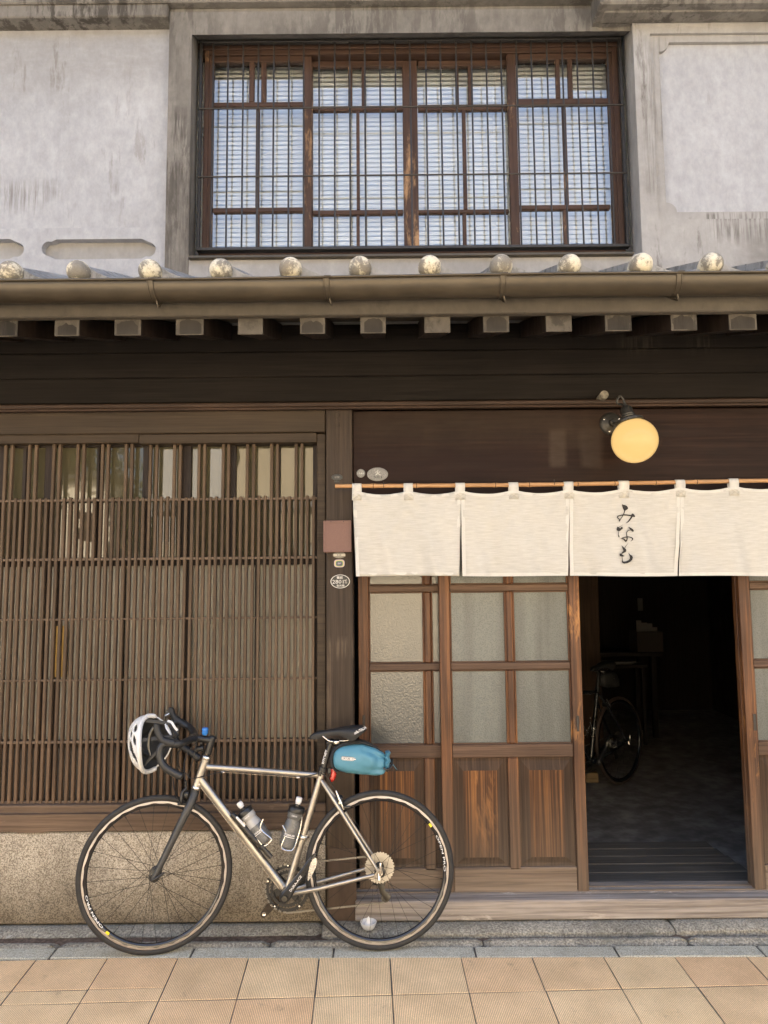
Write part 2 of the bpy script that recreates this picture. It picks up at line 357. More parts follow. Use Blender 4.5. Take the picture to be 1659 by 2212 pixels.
M_GUT = plain('gutter_copper', (.085, .07, .05), .42, .55, .16, 8)
M_IRON = plain('black_iron', (.045, .042, .04), .5, .5, .2, 60)
M_RUST = plain('painted_brown_steel', (.17, .092, .072), .62, 0, .12, 260, .25, obj=False)
M_PLATE = wood('post_cover_paint', (.07, .046, .032), (.085, .057, .04), (.1, .068, .049), 'z', .45, 8, 2, (.85, 1.15), .05)
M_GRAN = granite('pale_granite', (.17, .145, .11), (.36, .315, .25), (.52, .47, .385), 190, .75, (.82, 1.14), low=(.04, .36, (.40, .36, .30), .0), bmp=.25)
M_KERB = granite('kerb_granite', (.28, .265, .205), (.45, .425, .335), (.63, .60, .485), 240, .8, (.88, 1.1))
M_STONE = granite('old_step_stone', (.16, .147, .12), (.27, .25, .205), (.39, .365, .30), 120, .85, (.72, 1.2), moss=(.17, .165, .13), bmp=.9)
M_DIRT = granite('gutter_dirt', (.075, .054, .04), (.125, .088, .063), (.17, .122, .09), 60, .9, (.75, 1.25))
M_ROAD = granite('street_paving', (.16, .15, .13), (.21, .195, .17), (.27, .25, .22), 300, .9)
M_GROUT = granite('tile_grout', (.06, .053, .045), (.09, .08, .068), (.13, .118, .10), 200, .95)
M_GLASS_DOOR = glassy('pressed_door_glass', (.085, .092, .085), .28, 165, .22, .5, pattern=True)
M_GLASS_DOOR2 = glassy('hammered_door_glass', (.085, .085, .075), .12, 125, .38, .8)
M_GLASS_UP = glassy('old_clear_glass', (.085, .075, .044), .015, 0, 0, .8, wav=.05)
M_GLASS_LO = glassy('frosted_glass', (.42, .40, .325), .35, 420, .1, .5)
M_GLASS_TEX = glassy('pebbled_dark_glass', (.055, .05, .045), .22, 190, .6, .5)
def tile_mat():
    m_, nt, b = mk('ribbed_paving_tile'); o = coord(nt, obj=True); w = coord(nt)
    oi = nt.nodes.new('ShaderNodeObjectInfo'); base = ramp(nt, oi.outputs['Random'], [(0, (.71, .475, .265)), (.35, (.82, .605, .35)), (.7, (.79, .525, .295)), (1, (.85, .65, .385))])
    wob = mth(nt, 'MULTIPLY', noise(nt, w, 40, 3), .0022)
    rib = mth(nt, 'SINE', mth(nt, 'MULTIPLY', mth(nt, 'ADD', sepz(nt, o, 0), wob), 2*pi/.0067))
    rib = mth(nt, 'ADD', mth(nt, 'MULTIPLY', rib, .5), .5); sp = noise(nt, w, 320, 3, .7); big = noise(nt, w, 6, 5, .6)
    c = mixc(nt, 1.0, base, ramp(nt, rib, [(.1, .58), (.6, 1.12)]), 'MULTIPLY'); c = mixc(nt, 1.0, c, ramp(nt, sp, [(.3, .74), (.68, 1.16)]), 'MULTIPLY')
    c = mixc(nt, 1.0, c, ramp(nt, big, [(.3, (.86, .84, .82)), (.7, (1.08, 1.08, 1.08))]), 'MULTIPLY')
    st = noise(nt, w, 11, 6, .75); c = mixc(nt, ramp(nt, st, [(.61, 0.0), (.72, .5)]), c, (.26, .18, .12))
    L(nt, c, b.inputs['Base Color']); b.inputs['Roughness'].default_value = .85; b.inputs['Specular IOR Level'].default_value = .25
    bump(nt, b, mth(nt, 'ADD', rib, mth(nt, 'MULTIPLY', sp, .8)), .55, .0018); return m_
M_PAVE = tile_mat()
def window_glass():
    m_ = bpy.data.materials.new('window_glass'); m_.use_nodes = True; nt = m_.node_tree; nt.nodes.clear()
    o = nt.nodes.new('ShaderNodeOutputMaterial'); mx = nt.nodes.new('ShaderNodeMixShader'); t = nt.nodes.new('ShaderNodeBsdfTransparent'); g = nt.nodes.new('ShaderNodeBsdfGlossy')
    t.inputs[0].default_value = (.98, 1, 1, 1); g.inputs['Roughness'].default_value = .004; g.inputs[0].default_value = (1, 1, 1, 1)
    lw = nt.nodes.new('ShaderNodeFresnel'); lw.inputs[0].default_value = 1.52
    L(nt, mth(nt, 'MULTIPLY_ADD' if False else 'MULTIPLY', lw.outputs[0], 4.2, True), mx.inputs[0])
    bp = nt.nodes.new('ShaderNodeBump'); bp.inputs['Strength'].default_value = .03; bp.inputs['Distance'].default_value = .02
    L(nt, noise(nt, coord(nt, (2, 2, 3)), 1.2, 2, .4), bp.inputs['Height']); L(nt, bp.outputs[0], g.inputs['Normal']); L(nt, bp.outputs[0], lw.inputs['Normal'])
    L(nt, t.outputs[0], mx.inputs[1]); L(nt, g.outputs[0], mx.inputs[2]); L(nt, mx.outputs[0], o.inputs[0]); return m_
M_WGLASS = window_glass()
M_BLIND = plain('blind_slat_white', (.86, .87, .86), .6, 0, .03, 10, obj=False)
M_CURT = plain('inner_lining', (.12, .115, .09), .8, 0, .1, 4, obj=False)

stain(M_TRAN, [((757, 1160, 975, 1045), .022, (.016, .0068, .0052), .8, .05, False), ((757, 1180, 885, 950), .022, (.033, .022, .0135), .6, .08, False), ((1188, 1222, 930, 1008), .022, (.075, .055, .04), .55, .012, False), ((1254, 1300, 925, 1010), .022, (.065, .048, .036), .5, .015, False), ((1180, 1310, 900, 960), .022, (.05, .033, .02), .5, .06, False)])
stain(M_PLW, [((-40, 92, 400, 452), .06, (.15, .14, .13), .75, .05, True), ((-600, 365, 40, 190), .06, (.19, .178, .168), .45, .12, False), ((95, 125, 395, 430), .06, (.16, .15, .14), .5, .03, True), ((240, 262, 395, 420), .06, (.17, .16, .15), .4, .02, True)])  # broad top patch: weather stain with the upper eave's shade painted in
stain(M_PLM, [((1520, 1800, 459, 478), -.012, (.10, .094, .086), .85, .012, True), ((1535, 1900, 474, 520), -.03, (.12, .112, .104), .8, .035, True), ((1610, 1900, 500, 600), -.03, (.15, .14, .13), .6, .06, False), ((1395, 1412, 100, 420), -.03, (.10, .09, .08), .7, .03, True), ((1412, 1440, 80, 300), -.014, (.12, .11, .1), .5, .03, True)])
stain(M_PLG, [((362, 405, 240, 310), -.005, (.05, .044, .038), .8, .04, True), ((358, 400, 330, 590), -.005, (.06, .053, .046), .75, .05, True), ((369, 385, 100, 180), -.005, (.05, .045, .04), .6, .03, True)])
stain(M_POST, [((704, 770, 1380, 1420), 0, (.16, .12, .085), .35, .02, True), ((700, 716, 1420, 1830), 0, (.15, .105, .07), .5, .012, True), ((755, 768, 1560, 1830), 0, (.16, .115, .075), .55, .012, True)])
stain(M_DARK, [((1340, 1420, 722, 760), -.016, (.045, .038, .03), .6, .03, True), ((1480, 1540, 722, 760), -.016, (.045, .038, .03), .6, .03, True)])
# ============================================================ ground
empty_ = None
def slope_z(y): return (y+.28)*.045            # the pavement falls towards the street
rd = MB(); rd.add([(-60, -40, -.16), (60, -40, -.16), (60, -2.45, -.16), (-60, -2.45, -.16), (-60, -2.45, -.112), (60, -2.45, -.112), (60, -.29, -.0145), (-60, -.29, -.0145), (60, 10, -.0145), (-60, 10, -.0145), (-60, -2.46, -.1015), (60, -2.46, -.1015), (60, -.29, -.0038), (-60, -.29, -.0038)],
       [(0, 1, 2, 3), (3, 2, 5, 4), (10, 11, 12, 13), (10, 11, 5, 4), (13, 12, 6, 7), (7, 6, 8, 9)])
road = rd.build('ground', M_GROUT, None, 0); tag(road, kind='structure')
ra = MB().add([(-60, -40, -.155), (60, -40, -.155), (60, -2.75, -.155), (-60, -2.75, -.155)], [(0, 1, 2, 3)]).build('road', M_ROAD, None, 0); tag(ra, kind='structure')
pav = empty('pavement', (0, -.28, 0), kind='structure')
TA = .0275; KA = -.0125                          # tile rows and kerb run a little askew to the house
def clip(poly, nx, ny, d):                       # keep nx*x + ny*y <= d
    out = []
    for i in range(len(poly)):
        p, q = poly[i], poly[(i+1) % len(poly)]; a = nx*p[0]+ny*p[1]-d; b_ = nx*q[0]+ny*q[1]-d
        if a <= 0: out.append(p)
        if a*b_ < 0: t = a/(a-b_); out.append((p[0]+(q[0]-p[0])*t, p[1]+(q[1]-p[1])*t))
    return out
O0 = Vector((.0147, -.532)); S = .3
def tile(u0, u1, v0, v1):
    g = .0024; jit = lambda: random.uniform(-.0012, .0012)
    loc = [(u0+g+jit(), v0+g+jit()), (u1-g+jit(), v0+g+jit()), (u1-g+jit(), v1-g+jit()), (u0+g+jit(), v1-g+jit())]
    # kerb line in tile coordinates
    w = [(O0.x+u*cos(TA)-v*sin(TA), O0.y+u*sin(TA)+v*cos(TA)) for u, v in loc]
    w = clip(w, -sin(KA), cos(KA), (-.281)*cos(KA))
    if len(w) < 3: return
    cx = O0.x+(u0)*cos(TA)-v0*sin(TA); cy = O0.y+u0*sin(TA)+v0*cos(TA)
    lp = []
    for x, y in w:
        dx, dy = x-cx, y-cy; lp.append((dx*cos(TA)+dy*sin(TA), -dx*sin(TA)+dy*cos(TA)))
    c = .003; mx = sum(p[0] for p in lp)/len(lp); my = sum(p[1] for p in lp)/len(lp)
    ins = [(p[0]-(p[0]-mx)/abs(p[0]-mx+1e-6)*c if abs(p[0]-mx) > .01 else p[0], p[1]-(p[1]-my)/(abs(p[1]-my)+1e-6)*c) for p in lp]
    n = len(lp); f = lambda p, z: (p[0], p[1], z)
    v = [f(p, -.03) for p in lp]+[f(p, -.0015) for p in lp]+[f(p, 0) for p in ins]
    fs = [(i, (i+1) % n, n+(i+1) % n, n+i) for i in range(n)]+[(n+i, n+(i+1) % n, 2*n+(i+1) % n, 2*n+i) for i in range(n)]+[tuple(range(2*n, 3*n))]
    me = MB().add(v, fs).mesh('paving_tile', M_PAVE, 0)
    tilt = math.atan(.045)
    o = inst(me, 'paving_tile', pav, (cx, cy, slope_z(cy)+random.uniform(-.0004, .0004)))
    o.rotation_euler = (tilt, 0, TA)
for r in range(-5, 1):
    for c in range(-11, 11):
        if r == 0 and c <= -4:
            s_ = .085+random.uniform(-.003, .003); tile(c*S, (c+1)*S, 0, s_); tile(c*S, (c+1)*S, s_, S)
        else: tile(c*S, (c+1)*S, r*S, (r+1)*S+(.1 if r == 0 else 0))
kerb = empty('kerb', (0, -.2, 0), kind='structure')
kx = [PX(p, 2046, -.22) for p in (-490, -190, 115, 416, 721, 1025, 1327, 1635, 1940, 2240)]
def kstone(x0, x1, y0, y1, z0, z1, mat, name, ang=KA, c=.004, rough=0.0):
    mb = MB().box(x0, x1, y0, y1, z0, z1, c)
    if rough:
        mb = MB(); nx = max(8, int((x1-x0)/.03)); rows = 7; prof = [(y1, z0), (y1, z1-.006), (y1-.012, z1), ((y0+y1)/2, z1+.002), (y0+.022, z1-.002), (y0+.004, z1-.014), (y0, z0)]
        v = []
        for i in range(nx+1):
            t = i/nx; x = x0+(x1-x0)*t; e = 1-min(1, min(t, 1-t)*(x1-x0)/.03)
            for k, (y, z) in enumerate(prof):
                j = rough*(mnoise(x*9+k*7.3, y*30)-.5)*2
                v.append((x, y+(j if k > 2 else 0)+(e*e*.015 if k > 3 else 0), z+(j*.6 if 1 < k < 6 else 0)-(e*e*.012 if 0 < k < 6 else 0)))
        f = [(i*rows+k, i*rows+k+1, (i+1)*rows+k+1, (i+1)*rows+k) for i in range(nx) for k in range(rows-1)]
        f += [tuple(range(rows))[::-1], tuple(nx*rows+k for k in range(rows))]; mb.add(v, f)
    mb.v = [(p[0], p[1]+ang*p[0], p[2]) for p in mb.v]
    return mb.build(name, mat, kerb, 40)
def mnoise(x, y):
    from mathutils.noise import noise as nz
    return .5+.5*nz(Vector((x, y, 3.7)))
for i in range(len(kx)-1): kstone(kx[i]+.004, kx[i+1]-.004, -.279, -.194, -.05, 0+random.uniform(-.0015, .0015), M_KERB, 'kerb_stone')
mj = kstone(kx[0], kx[-1], -.277, -.197, -.06, -.005, M_GROUT, 'mortar', c=0)
ox = [-2.9, -2.1, -1.32, -.62, .33, PX(1720, 2035, -.14)-.75, PX(1640, 2035, -.14)-.02, 2.9]
ox = [-3.0, -2.2, -1.45, -.52, .42, PX(1481, 2030, -.13), 2.2, 3.0]
for i in range(len(ox)-1): kstone(ox[i]+.003, ox[i+1]-.003, -.191, -.130, -.06, .004+random.uniform(-.003, .003), M_STONE, 'old_stone', 0.0, rough=.006)
kstone(-3, 3, -.135, -.05, -.06, -.012, M_DIRT, 'gutter_strip', 0.0, c=0)
ax_ = [-3.0, -1.9, -.3, PX(1449, 2000, -.03), 3.0]
for i in range(len(ax_)-1): kstone(ax_[i]+.002, ax_[i+1]-.002, -.072 if i < 2 else -.106, .06, -.06, (.008 if i < 2 else .022)+random.uniform(-.003, .003), M_STONE, 'base_stone', 0.0, rough=.006)
# ============================================================ the townhouse
H = empty('townhouse', (0, 0, 0), 'old two-storey townhouse with grey plaster upper wall, barred window and dark timber shopfront', 'house')
XL, XR = -4.2, 4.2
# ---- ground floor, left bay
zl = lambda py, Y=0.0, px=829: PZ(px, py, Y)
px0, px1, pz0, pz1 = rect(704.5, 763.5, 882, 2001, 0.0)
post = B('post', M_POST, H, px0, px1, 0.0, .13, pz0, pz1+.02, .004)
for py in (897, 917):
    a, b, lo, hi = rect(724.5, 733.5, py-5, py+5, -.002); B('peg', M_POST, post, a, b, -.0035, .01, lo, hi, .001)
a, b, lo, hi = rect(709.5, 770, 1833, 1999, -.004)
pc = B('cover_plate', M_PLATE, H, a, b, -.0045, -.0008, lo, hi, .001)
for (sx_, sy_) in ((722, 1841), (760, 1841)):
    p = at(sx_, sy_, -.005); MB().lathe([(0, .0012), (.003, .0006), (.0034, -.001)], 8, p, (0, -1, 0)).build('screw', M_IRON, pc)
# right-hand far post of the shopfront (past the third door leaf)
B('post', M_POST, H, px1+2.62, px1+2.75, 0.0, .13, pz0, pz1+.02, .004)
xa = px0-.0015
# beams over the lattice
BEL = px0-.003
B('lintel_beam', M_LINT, H, XL, BEL, .006, .12, zl(936, .006, 350), zl(880, .006, 350), .004)
xs = PX(684, 948, .02)
B('lintel_strip', M_LINT, H, XL, PX(300, 948, .02)-.001, .022, .1, zl(957.5, .022, 150), zl(937.5, .022, 150), .003)
B('lintel_strip', M_LINT, H, PX(300, 948, .018)+.001, xs, .017, .1, zl(957, .017, 480), zl(936.5, .017, 480), .003)
B('jamb', M_LINT, H, xs+.001, px0-.004, .024, .12, zl(1757, .02, 690), zl(936.5, .02, 690)-.001, .003)
lat = empty('lattice_window', (-1.4, .05, zl(1737, .05, 350)), parent=H)
YS = .05
zt = zl(958, YS, 350)-.0; zs_ = zl(1072, YS, 350); zb = zl(1737, YS, 350)
SP = (PX(7+13.1*49, 1000, YS)-PX(7, 1000, YS))/49; xk0 = PX(7, 1000, YS)
def slat_mesh(z1): return MB().box(-.0072, .0072, 0, .022, 0, z1-zb, .0022).mesh('slat', M_SLAT, 20)
ml, ms = slat_mesh(zt+.012), slat_mesh(zs_)
for k in range(-40, 52):
    x = xk0+k*SP
    o = inst(ml if k % 4 < 2 else ms, 'slat', lat, (x+random.uniform(-.0009, .0009), YS+random.uniform(-.001, .001), zb-.004))
    o.rotation_euler = (random.uniform(-.0012, .0012), .0035+random.uniform(-.0012, .0012), 0)
    if k % 4 >= 2: o.location.z += random.uniform(-.003, .004)
for py, h_ in ((1080, .012), (1207, .013), (1336, .010), (1467, .010), (1600, .013), (1729, .012)):
    z = zl(py, YS+.022, 350); B('lattice_rail', M_RAIL, lat, XL, xs-.001, YS+.006, YS+.0205, z-h_/2, z+h_/2, .0015)
# sliding sashes behind the slats
wb = empty('sash_window', (-1.4, .11, zb), parent=H)
YG = .098
def stile(x0, x1, y0, y1, Y=.105, m_=M_DARKW): return RB('stile', m_, wb, x0, x1, y0, y1, Y-.022, .035, .002)
z_up0, z_up1 = zl(1205, YG, 350), zl(964, YG, 350)
for (x0, x1) in ((-330, -318), (-222, -205), (-118, -107), (-10, 7), (46, 54), (94, 110), (207, 212), (307, 319), (391, 412), (497, 509), (601, 605), (676, 688)): stile(x0, x1, 962, 1206)
for (x0, x1) in ((-330, -318), (-190, -183), (-60, -45), (83, 94), (110, 121), (257, 264), (392, 410), (549, 557), (676, 688)): stile(x0, x1, 1216, 1742)
xg0 = XL
def pane(name, m_, x0, x1, y0, y1, Y): a_, b_, lo, hi = rect(x0, x1, y0, y1, Y); return MB().box(a_, b_, Y, Y+.004, lo, hi).build(name, m_, wb, 0)
ups = [-330, -212, -112, 0, 50, 102, 209, 313, 402, 503, 603, 682]
for a_, b_ in zip(ups[:-1], ups[1:]):
    q = pane('pane', M_GLASS_UP, a_, b_, 964, 1206, YG); q.rotation_euler = (0, 0, 0)
los = [-330, -187, -52, 88, 116, 260, 402, 553, 682]
for a_, b_ in zip(los[:-1], los[1:]):
    pane('pane', M_GLASS_LO, a_, b_, 1218, 1597, YG+.006); pane('pane', M_GLASS_TEX, a_, b_, 1612, 1740, YG+.006)
B('rail', M_DARKW, wb, XL, PX(688, 1200, .1), .082, .14, zl(1222, .1, 350), zl(1203, .1, 350), .002)
B('rail', M_DARKW, wb, XL, PX(688, 1600, .1), .082, .14, zl(1612, .1, 350), zl(1596, .1, 350), .002)
B('rail', M_DARKW, wb, XL, PX(688, 960, .1), .082, .14, zl(966, .1, 350), zl(940, .1, 350), .002)
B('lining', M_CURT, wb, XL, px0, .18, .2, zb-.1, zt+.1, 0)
ys0, ys1, yz0, yz1 = rect(121, 147, 1352, 1462, .08)
yb_ = B('board', wood('yellow_board', (.36, .22, .06), (.46, .29, .08), (.55, .37, .12), 'z'), None, ys0, ys1, .0735, .0775, yz0, yz1, 0); tag(yb_, 'narrow yellow board standing behind the lattice slats at far left', 'board')
# sills and the granite under them
B('sill_rail', M_SILL, H, XL, px0-.004, .018, .12, zl(1757, .018, 350)+.001, zl(1738, .018, 350), .003)
sx1 = px0-.003; sz0, sz1 = zl(1794, -.008, 350), zl(1757.5, -.008, 350)
c1, c2 = PX(30, 1795, -.008), PX(102, 1795, -.008)
MB().prism([(XL, sz0), (c1, sz0), (c1+.02, sz0-.006), (c2-.02, sz0-.006), (c2, sz0), (sx1, sz0), (sx1, sz1), (XL, sz1)], -.008, .12).build('sill_timber', M_SILL, H, 20)
B('block', M_SILL, H, PX(682, 1745, 0)-.002, px0-.0035, .004, .014, zl(1757, .0, 690)+.0015, zl(1737, .0, 690), .002)
fx = [XL, -2.35, px0-.004]
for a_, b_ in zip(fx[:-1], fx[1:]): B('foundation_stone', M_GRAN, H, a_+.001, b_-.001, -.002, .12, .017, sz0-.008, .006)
# ---- boards and moulding under the eave
for i, (y0, y1, Y) in enumerate(((700, 757.5, -.016), (758, 811.5, -.026), (812, 866, -.018))):
    B('eave_board', M_DARK, H, XL, XR, Y, .10, zl(y1, Y), zl(y0, Y), .004)
mz0, mz1 = zl(880.5, -.046), zl(866.5, -.046)
MB().prism([(-.0, mz0), (-.03, mz0), (-.034, mz0+.008), (-.046, mz0+.012), (-.05, mz1-.008), (-.046, mz1-.002), (-.0, mz1-.0005)], XL, XR, 'y').xf(Matrix(((0, 1, 0, 0), (1, 0, 0, 0), (0, 0, 1, 0), (0, 0, 0, 1)))).build('moulding', M_MOULD, H, 25)
# ---- right bay: transom panel, tracks, doors
B('transom_board', M_TRAN, H, px1+.002, XR, .022, .10, zl(1110, .02, 1200), zl(884, .02, 1200), .003)
for yy in (.056, .1): B('door_head', M_DOORH, H, px1+.002, XR, yy-.012, yy-.004, zl(1128, .04, 1200), zl(1109, .04, 1200), .001)
tz0, tz1 = zl(1987, -.03, 1300), zl(1944, -.03, 1300)
B('threshold', M_THRESH, H, px1+.004, XR, -.03, .046, tz0, tz1, .006)
B('door_track', M_THRESH, H, px1+.004, XR, .0465, .16, tz0, tz1+.001, .002)
for yy in (.052, .098): B('track_rail', M_DOORH, H, px1+.004, XR, yy+.006, yy+.011, tz1, tz1+.006, .001)
zdb = tz1+.0025; zdt = zl(1112, .06, 1200)
def door(Y, xo0, xo1, panes, ystile, name='sliding_door', handle=None, side_handle=None, glass=M_GLASS_DOOR, lab=None):
    # xo: outer edges; ystile: widths; panes: pixel columns at mid height -> built from measured millimetres
    d = empty(name, ((xo0+xo1)/2, Y, zdb), parent=H)
    if lab: d['label'] = lab
    sw = .052; T = .034
    for s_, (a_, b_) in enumerate(((xo0, xo0+sw), (xo1-sw, xo1))): B('stile', M_DOORV, d, a_, b_, Y, Y+T, zdb, zdt, .003)
    xi0, xi1 = xo0+sw+.0005, xo1-sw-.0005; mid = (xi0+xi1)/2; mw = .036
    zr = [(zl(1929, Y, 1200)+.001, zl(1874, Y, 1200)), (zl(1637, Y, 1100), zl(1608, Y, 1100)), (zl(1447, Y, 1100), zl(1431, Y, 1100)), (zl(1277, Y, 1100), zl(1262, Y, 1100))]
    zr[0] = (zdb, zr[0][1])
    for (lo, hi) in zr: B('rail', M_DOORH, d, xi0, xi1, Y+.004, Y+T-.004, lo, hi, .004)
    B('rail', M_DOORH, d, xi0, xi1, Y+.004, Y+T-.004, zdt-.05, zdt, .004)
    rows = [(zr[1][1], zr[2][0]), (zr[2][1], zr[3][0]), (zr[3][1], zdt-.05)]
    for (lo, hi) in rows:
        B('muntin', M_DOORV, d, mid-mw/2, mid+mw/2, Y+.005, Y+T-.005, lo+.0005, hi-.0005, .006)
        for (a_, b_) in ((xi0, mid-mw/2), (mid+mw/2, xi1)):
            MB().box(a_, b_, Y+.017, Y+.021, lo, hi).build('pane', glass, d, 0)
            for bx in ((a_, a_+.008, lo, hi), (b_-.008, b_, lo, hi)): B('bead', M_DOORV, d, bx[0]+.0003, bx[1]-.0003, Y+.009, Y+.0168, bx[2]+.0005, bx[3]-.0005, .002)
            for bx in ((lo, lo+.007), (hi-.007, hi)): B('bead', M_DOORH, d, a_+.0085, b_-.0085, Y+.009, Y+.0168, bx[0]+.0005, bx[1]-.0005, .002)
    lo, hi = zr[0][1], zr[1][0]
    B('muntin', M_DOORV, d, mid-.026, mid+.026, Y+.004, Y+T-.004, lo-.012, hi-.0005, .004)
    for (a_, b_) in ((xi0, mid-.0265), (mid+.0265, xi1)):
        # raised-and-fielded panel
        a_ += .0005; b_ -= .0005; l2, h2 = lo+.0005, hi-.0005; m1, m2 = .028, .05
        v = []; f = []
        for (m_, yy) in ((0, Y+.018), (.014, Y+.0185), (m1, Y+.0155), (m2, Y+.008)):
            v += [(a_+m_, yy, l2+m_*.9), (b_-m_, yy, l2+m_*.9), (b_-m_, yy, h2-m_*1.2), (a_+m_, yy, h2-m_*1.2)]
        for r in range(3):
            for k in range(4): f.append((r*4+k, r*4+(k+1) % 4, r*4+4+(k+1) % 4, r*4+4+k))
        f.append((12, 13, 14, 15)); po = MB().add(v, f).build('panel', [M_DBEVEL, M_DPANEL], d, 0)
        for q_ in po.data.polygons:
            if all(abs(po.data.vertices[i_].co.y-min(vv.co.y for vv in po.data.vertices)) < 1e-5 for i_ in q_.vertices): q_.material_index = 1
    if handle:
        hx0, hx1, hz0, hz1 = handle; B('handle', M_IRON, d, hx0, hx1, Y-.0012, Y+.004, hz0, hz1, .001)
        for q in ((hx0-.002, hx0-.0002, hz0-.002, hz1+.002), (hx1+.0002, hx1+.002, hz0-.002, hz1+.002)): B('handle_rim', M_DOORV, d, q[0], q[1], Y-.0016, Y+.003, q[2], q[3], 0)
    return d
YA, YB = .100, .055
bx0, bx1 = PX(953, 1600, YB), PX(1262, 1600, YB); dw = bx1-bx0
hz = rect(1245.5, 1251, 1546, 1580, YB)
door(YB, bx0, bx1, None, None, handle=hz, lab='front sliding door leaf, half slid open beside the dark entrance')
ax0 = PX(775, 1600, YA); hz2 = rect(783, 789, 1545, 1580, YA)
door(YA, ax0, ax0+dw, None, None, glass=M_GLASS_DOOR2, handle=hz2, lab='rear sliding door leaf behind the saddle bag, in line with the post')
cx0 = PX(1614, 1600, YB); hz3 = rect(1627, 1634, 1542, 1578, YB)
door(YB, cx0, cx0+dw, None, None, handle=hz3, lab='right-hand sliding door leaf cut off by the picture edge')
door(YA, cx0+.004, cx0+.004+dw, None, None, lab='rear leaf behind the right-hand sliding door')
B('wall_panel', M_DARKW, H, px1+2.75, XR, .03, .13, 0, zl(884, .02, 1200), .003)
# ---- eave: rafters, soffit, fascia, gutter, tiles
YR = -.55
zr0, zr1 = PZ(829, 720, YR), PZ(829, 680.5, YR)
RS = .30
soff = MB().add([(XL, YR-.03, zr1+.002), (XR, YR-.03, zr1+.002), (XR, .2, zr1+.002+RS*(.2-YR+.03)), (XL, .2, zr1+.002+RS*(.2-YR+.03)), (XL, YR-.03, zr1+.03), (XR, YR-.03, zr1+.03), (XR, .2, zr1+.03+RS*(.2-YR+.03)), (XL, .2, zr1+.03+RS*(.2-YR+.03))], [(0, 1, 2, 3), (4, 5, 6, 7), (0, 1, 5, 4), (2, 3, 7, 6)]).build('soffit', M_EAVE, H, 0)
edges = [(-15, 39), (120, 172), (249, 305), (381, 440), (515, 568), (649, 702), (779, 833), (917, 972), (1044, 1099), (1179, 1234), (1307, 1363), (1449, 1504), (1574, 1633)]
rc = [((PX(a_, 700, YR)+PX(b_, 700, YR))/2, (PX(b_, 700, YR)-PX(a_, 700, YR))) for a_, b_ in edges]
for k in range(1, 6): rc.append((rc[0][0]-.25*k, .105)); rc.append((rc[12][0]+.25*k, .105))
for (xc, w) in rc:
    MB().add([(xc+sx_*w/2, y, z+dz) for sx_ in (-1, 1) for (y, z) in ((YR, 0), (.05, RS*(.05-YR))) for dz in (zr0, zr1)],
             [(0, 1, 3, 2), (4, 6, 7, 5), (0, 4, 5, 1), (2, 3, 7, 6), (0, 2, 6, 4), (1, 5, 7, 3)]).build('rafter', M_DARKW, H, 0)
    rf = bpy.data.objects[-1] if False else COL.objects[-1]
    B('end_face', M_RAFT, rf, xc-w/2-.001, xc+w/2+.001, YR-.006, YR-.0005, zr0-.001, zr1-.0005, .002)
    hgt = zr1-zr0; n_ = 9; tp_ = random.uniform(.6, .9); l_, r__ = xc-w/2+random.uniform(.006, .016), xc+w/2-random.uniform(.006, .016)
    pp = [(l_, zr0+.003), (r__, zr0+.003)]+[(r__-(r__-l_)*i/n_, zr0+hgt*(tp_-(.22*abs(2*i/n_-1)**2.2)+random.uniform(-.06, .06))) for i in range(n_+1)]
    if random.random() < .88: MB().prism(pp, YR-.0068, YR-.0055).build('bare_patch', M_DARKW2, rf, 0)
YF = -.585
fz0, fz1 = PZ(829, 680, YF), PZ(829, 612, YF)
MB().prism([(YF, fz0), (YF-.006, fz0+.004), (YF-.006, fz1), (YF+.03, fz1), (YF+.03, fz0)], XL, XR, 'y').xf(Matrix(((0, 1, 0, 0), (1, 0, 0, 0), (0, 0, 1, 0), (0, 0, 0, 1)))).build('fascia', M_EAVE, H, 20)
# gutter: half-round with a rolled lip
YGU = -.655; gzt = PZ(829, 600.5, YGU-.05); gr = .054
gb = PZ(829, 645, YGU)
gr = (gzt-gb)*.98
prof = [(YGU+gr*cos(pi+pi*k/14), gzt-.002+gr*sin(pi+pi*k/14)) for k in range(15)]
lip = [(prof[0][0]-.004+.005*cos(a_), prof[0][1]+.003+.005*sin(a_)) for a_ in [radians(q) for q in range(-30, 300, 40)]]
g_ = MB(); full = lip[::-1]+prof; inner = [(p[0]+(YGU-p[0])*.04, p[1]+.002) for p in prof][::-1]
poly = full+inner; n_ = len(poly); xs_ = [XL+(XR-XL)*i/12 for i in range(13)]
v = [(x, p[0], p[1]+.003*sin(x*2.3)+.0024*x) for x in xs_ for p in poly]; f = []
for i in range(12):
    for k in range(n_): f.append((i*n_+k, i*n_+(k+1) % n_, (i+1)*n_+(k+1) % n_, (i+1)*n_+k))
gut = g_.add(v, f).build('gutter', M_GUT, H, 45)
for p_ in (-45, 336, 712, 1090, 1467, 1846):
    x = PX(p_-3, 622, YGU-.03); b_ = MB(); zz = .0024*x+.003*sin(x*2.3); sk = .012
    ring = [(x+sk*(k/14.0-.5), YGU+(gr+.0028)*cos(pi+pi*k/14), gzt-.002+zz+(gr+.0028)*sin(pi+pi*k/14)) for k in range(15)]
    for dx in (-.010, .010): b_.tube([(q[0]+dx, q[1], q[2]) for q in ring], .0027, 6)
    b_.tube([(q[0], q[1]+.001, q[2]+.0005) for q in ring], [.0095]*15, 6, flat=.15, up=(0, -1, 0))
    b_.box(x-.014, x+.014, YGU-gr-.011, YGU-gr+.012, gzt+zz-.001, gzt+zz+.007, .002)
    zl_ = gzt-gr+zz; b_.tube(catmull([(x+.004, YGU-.012, zl_), (x+.010, YGU-.004, zl_-.022), (x+.008, YGU+.02, zl_-.012), (x-.004, YGU+.066, zl_+.02)], 4), .0042, 6)
    b_.build('bracket', M_GUT, H, 40)
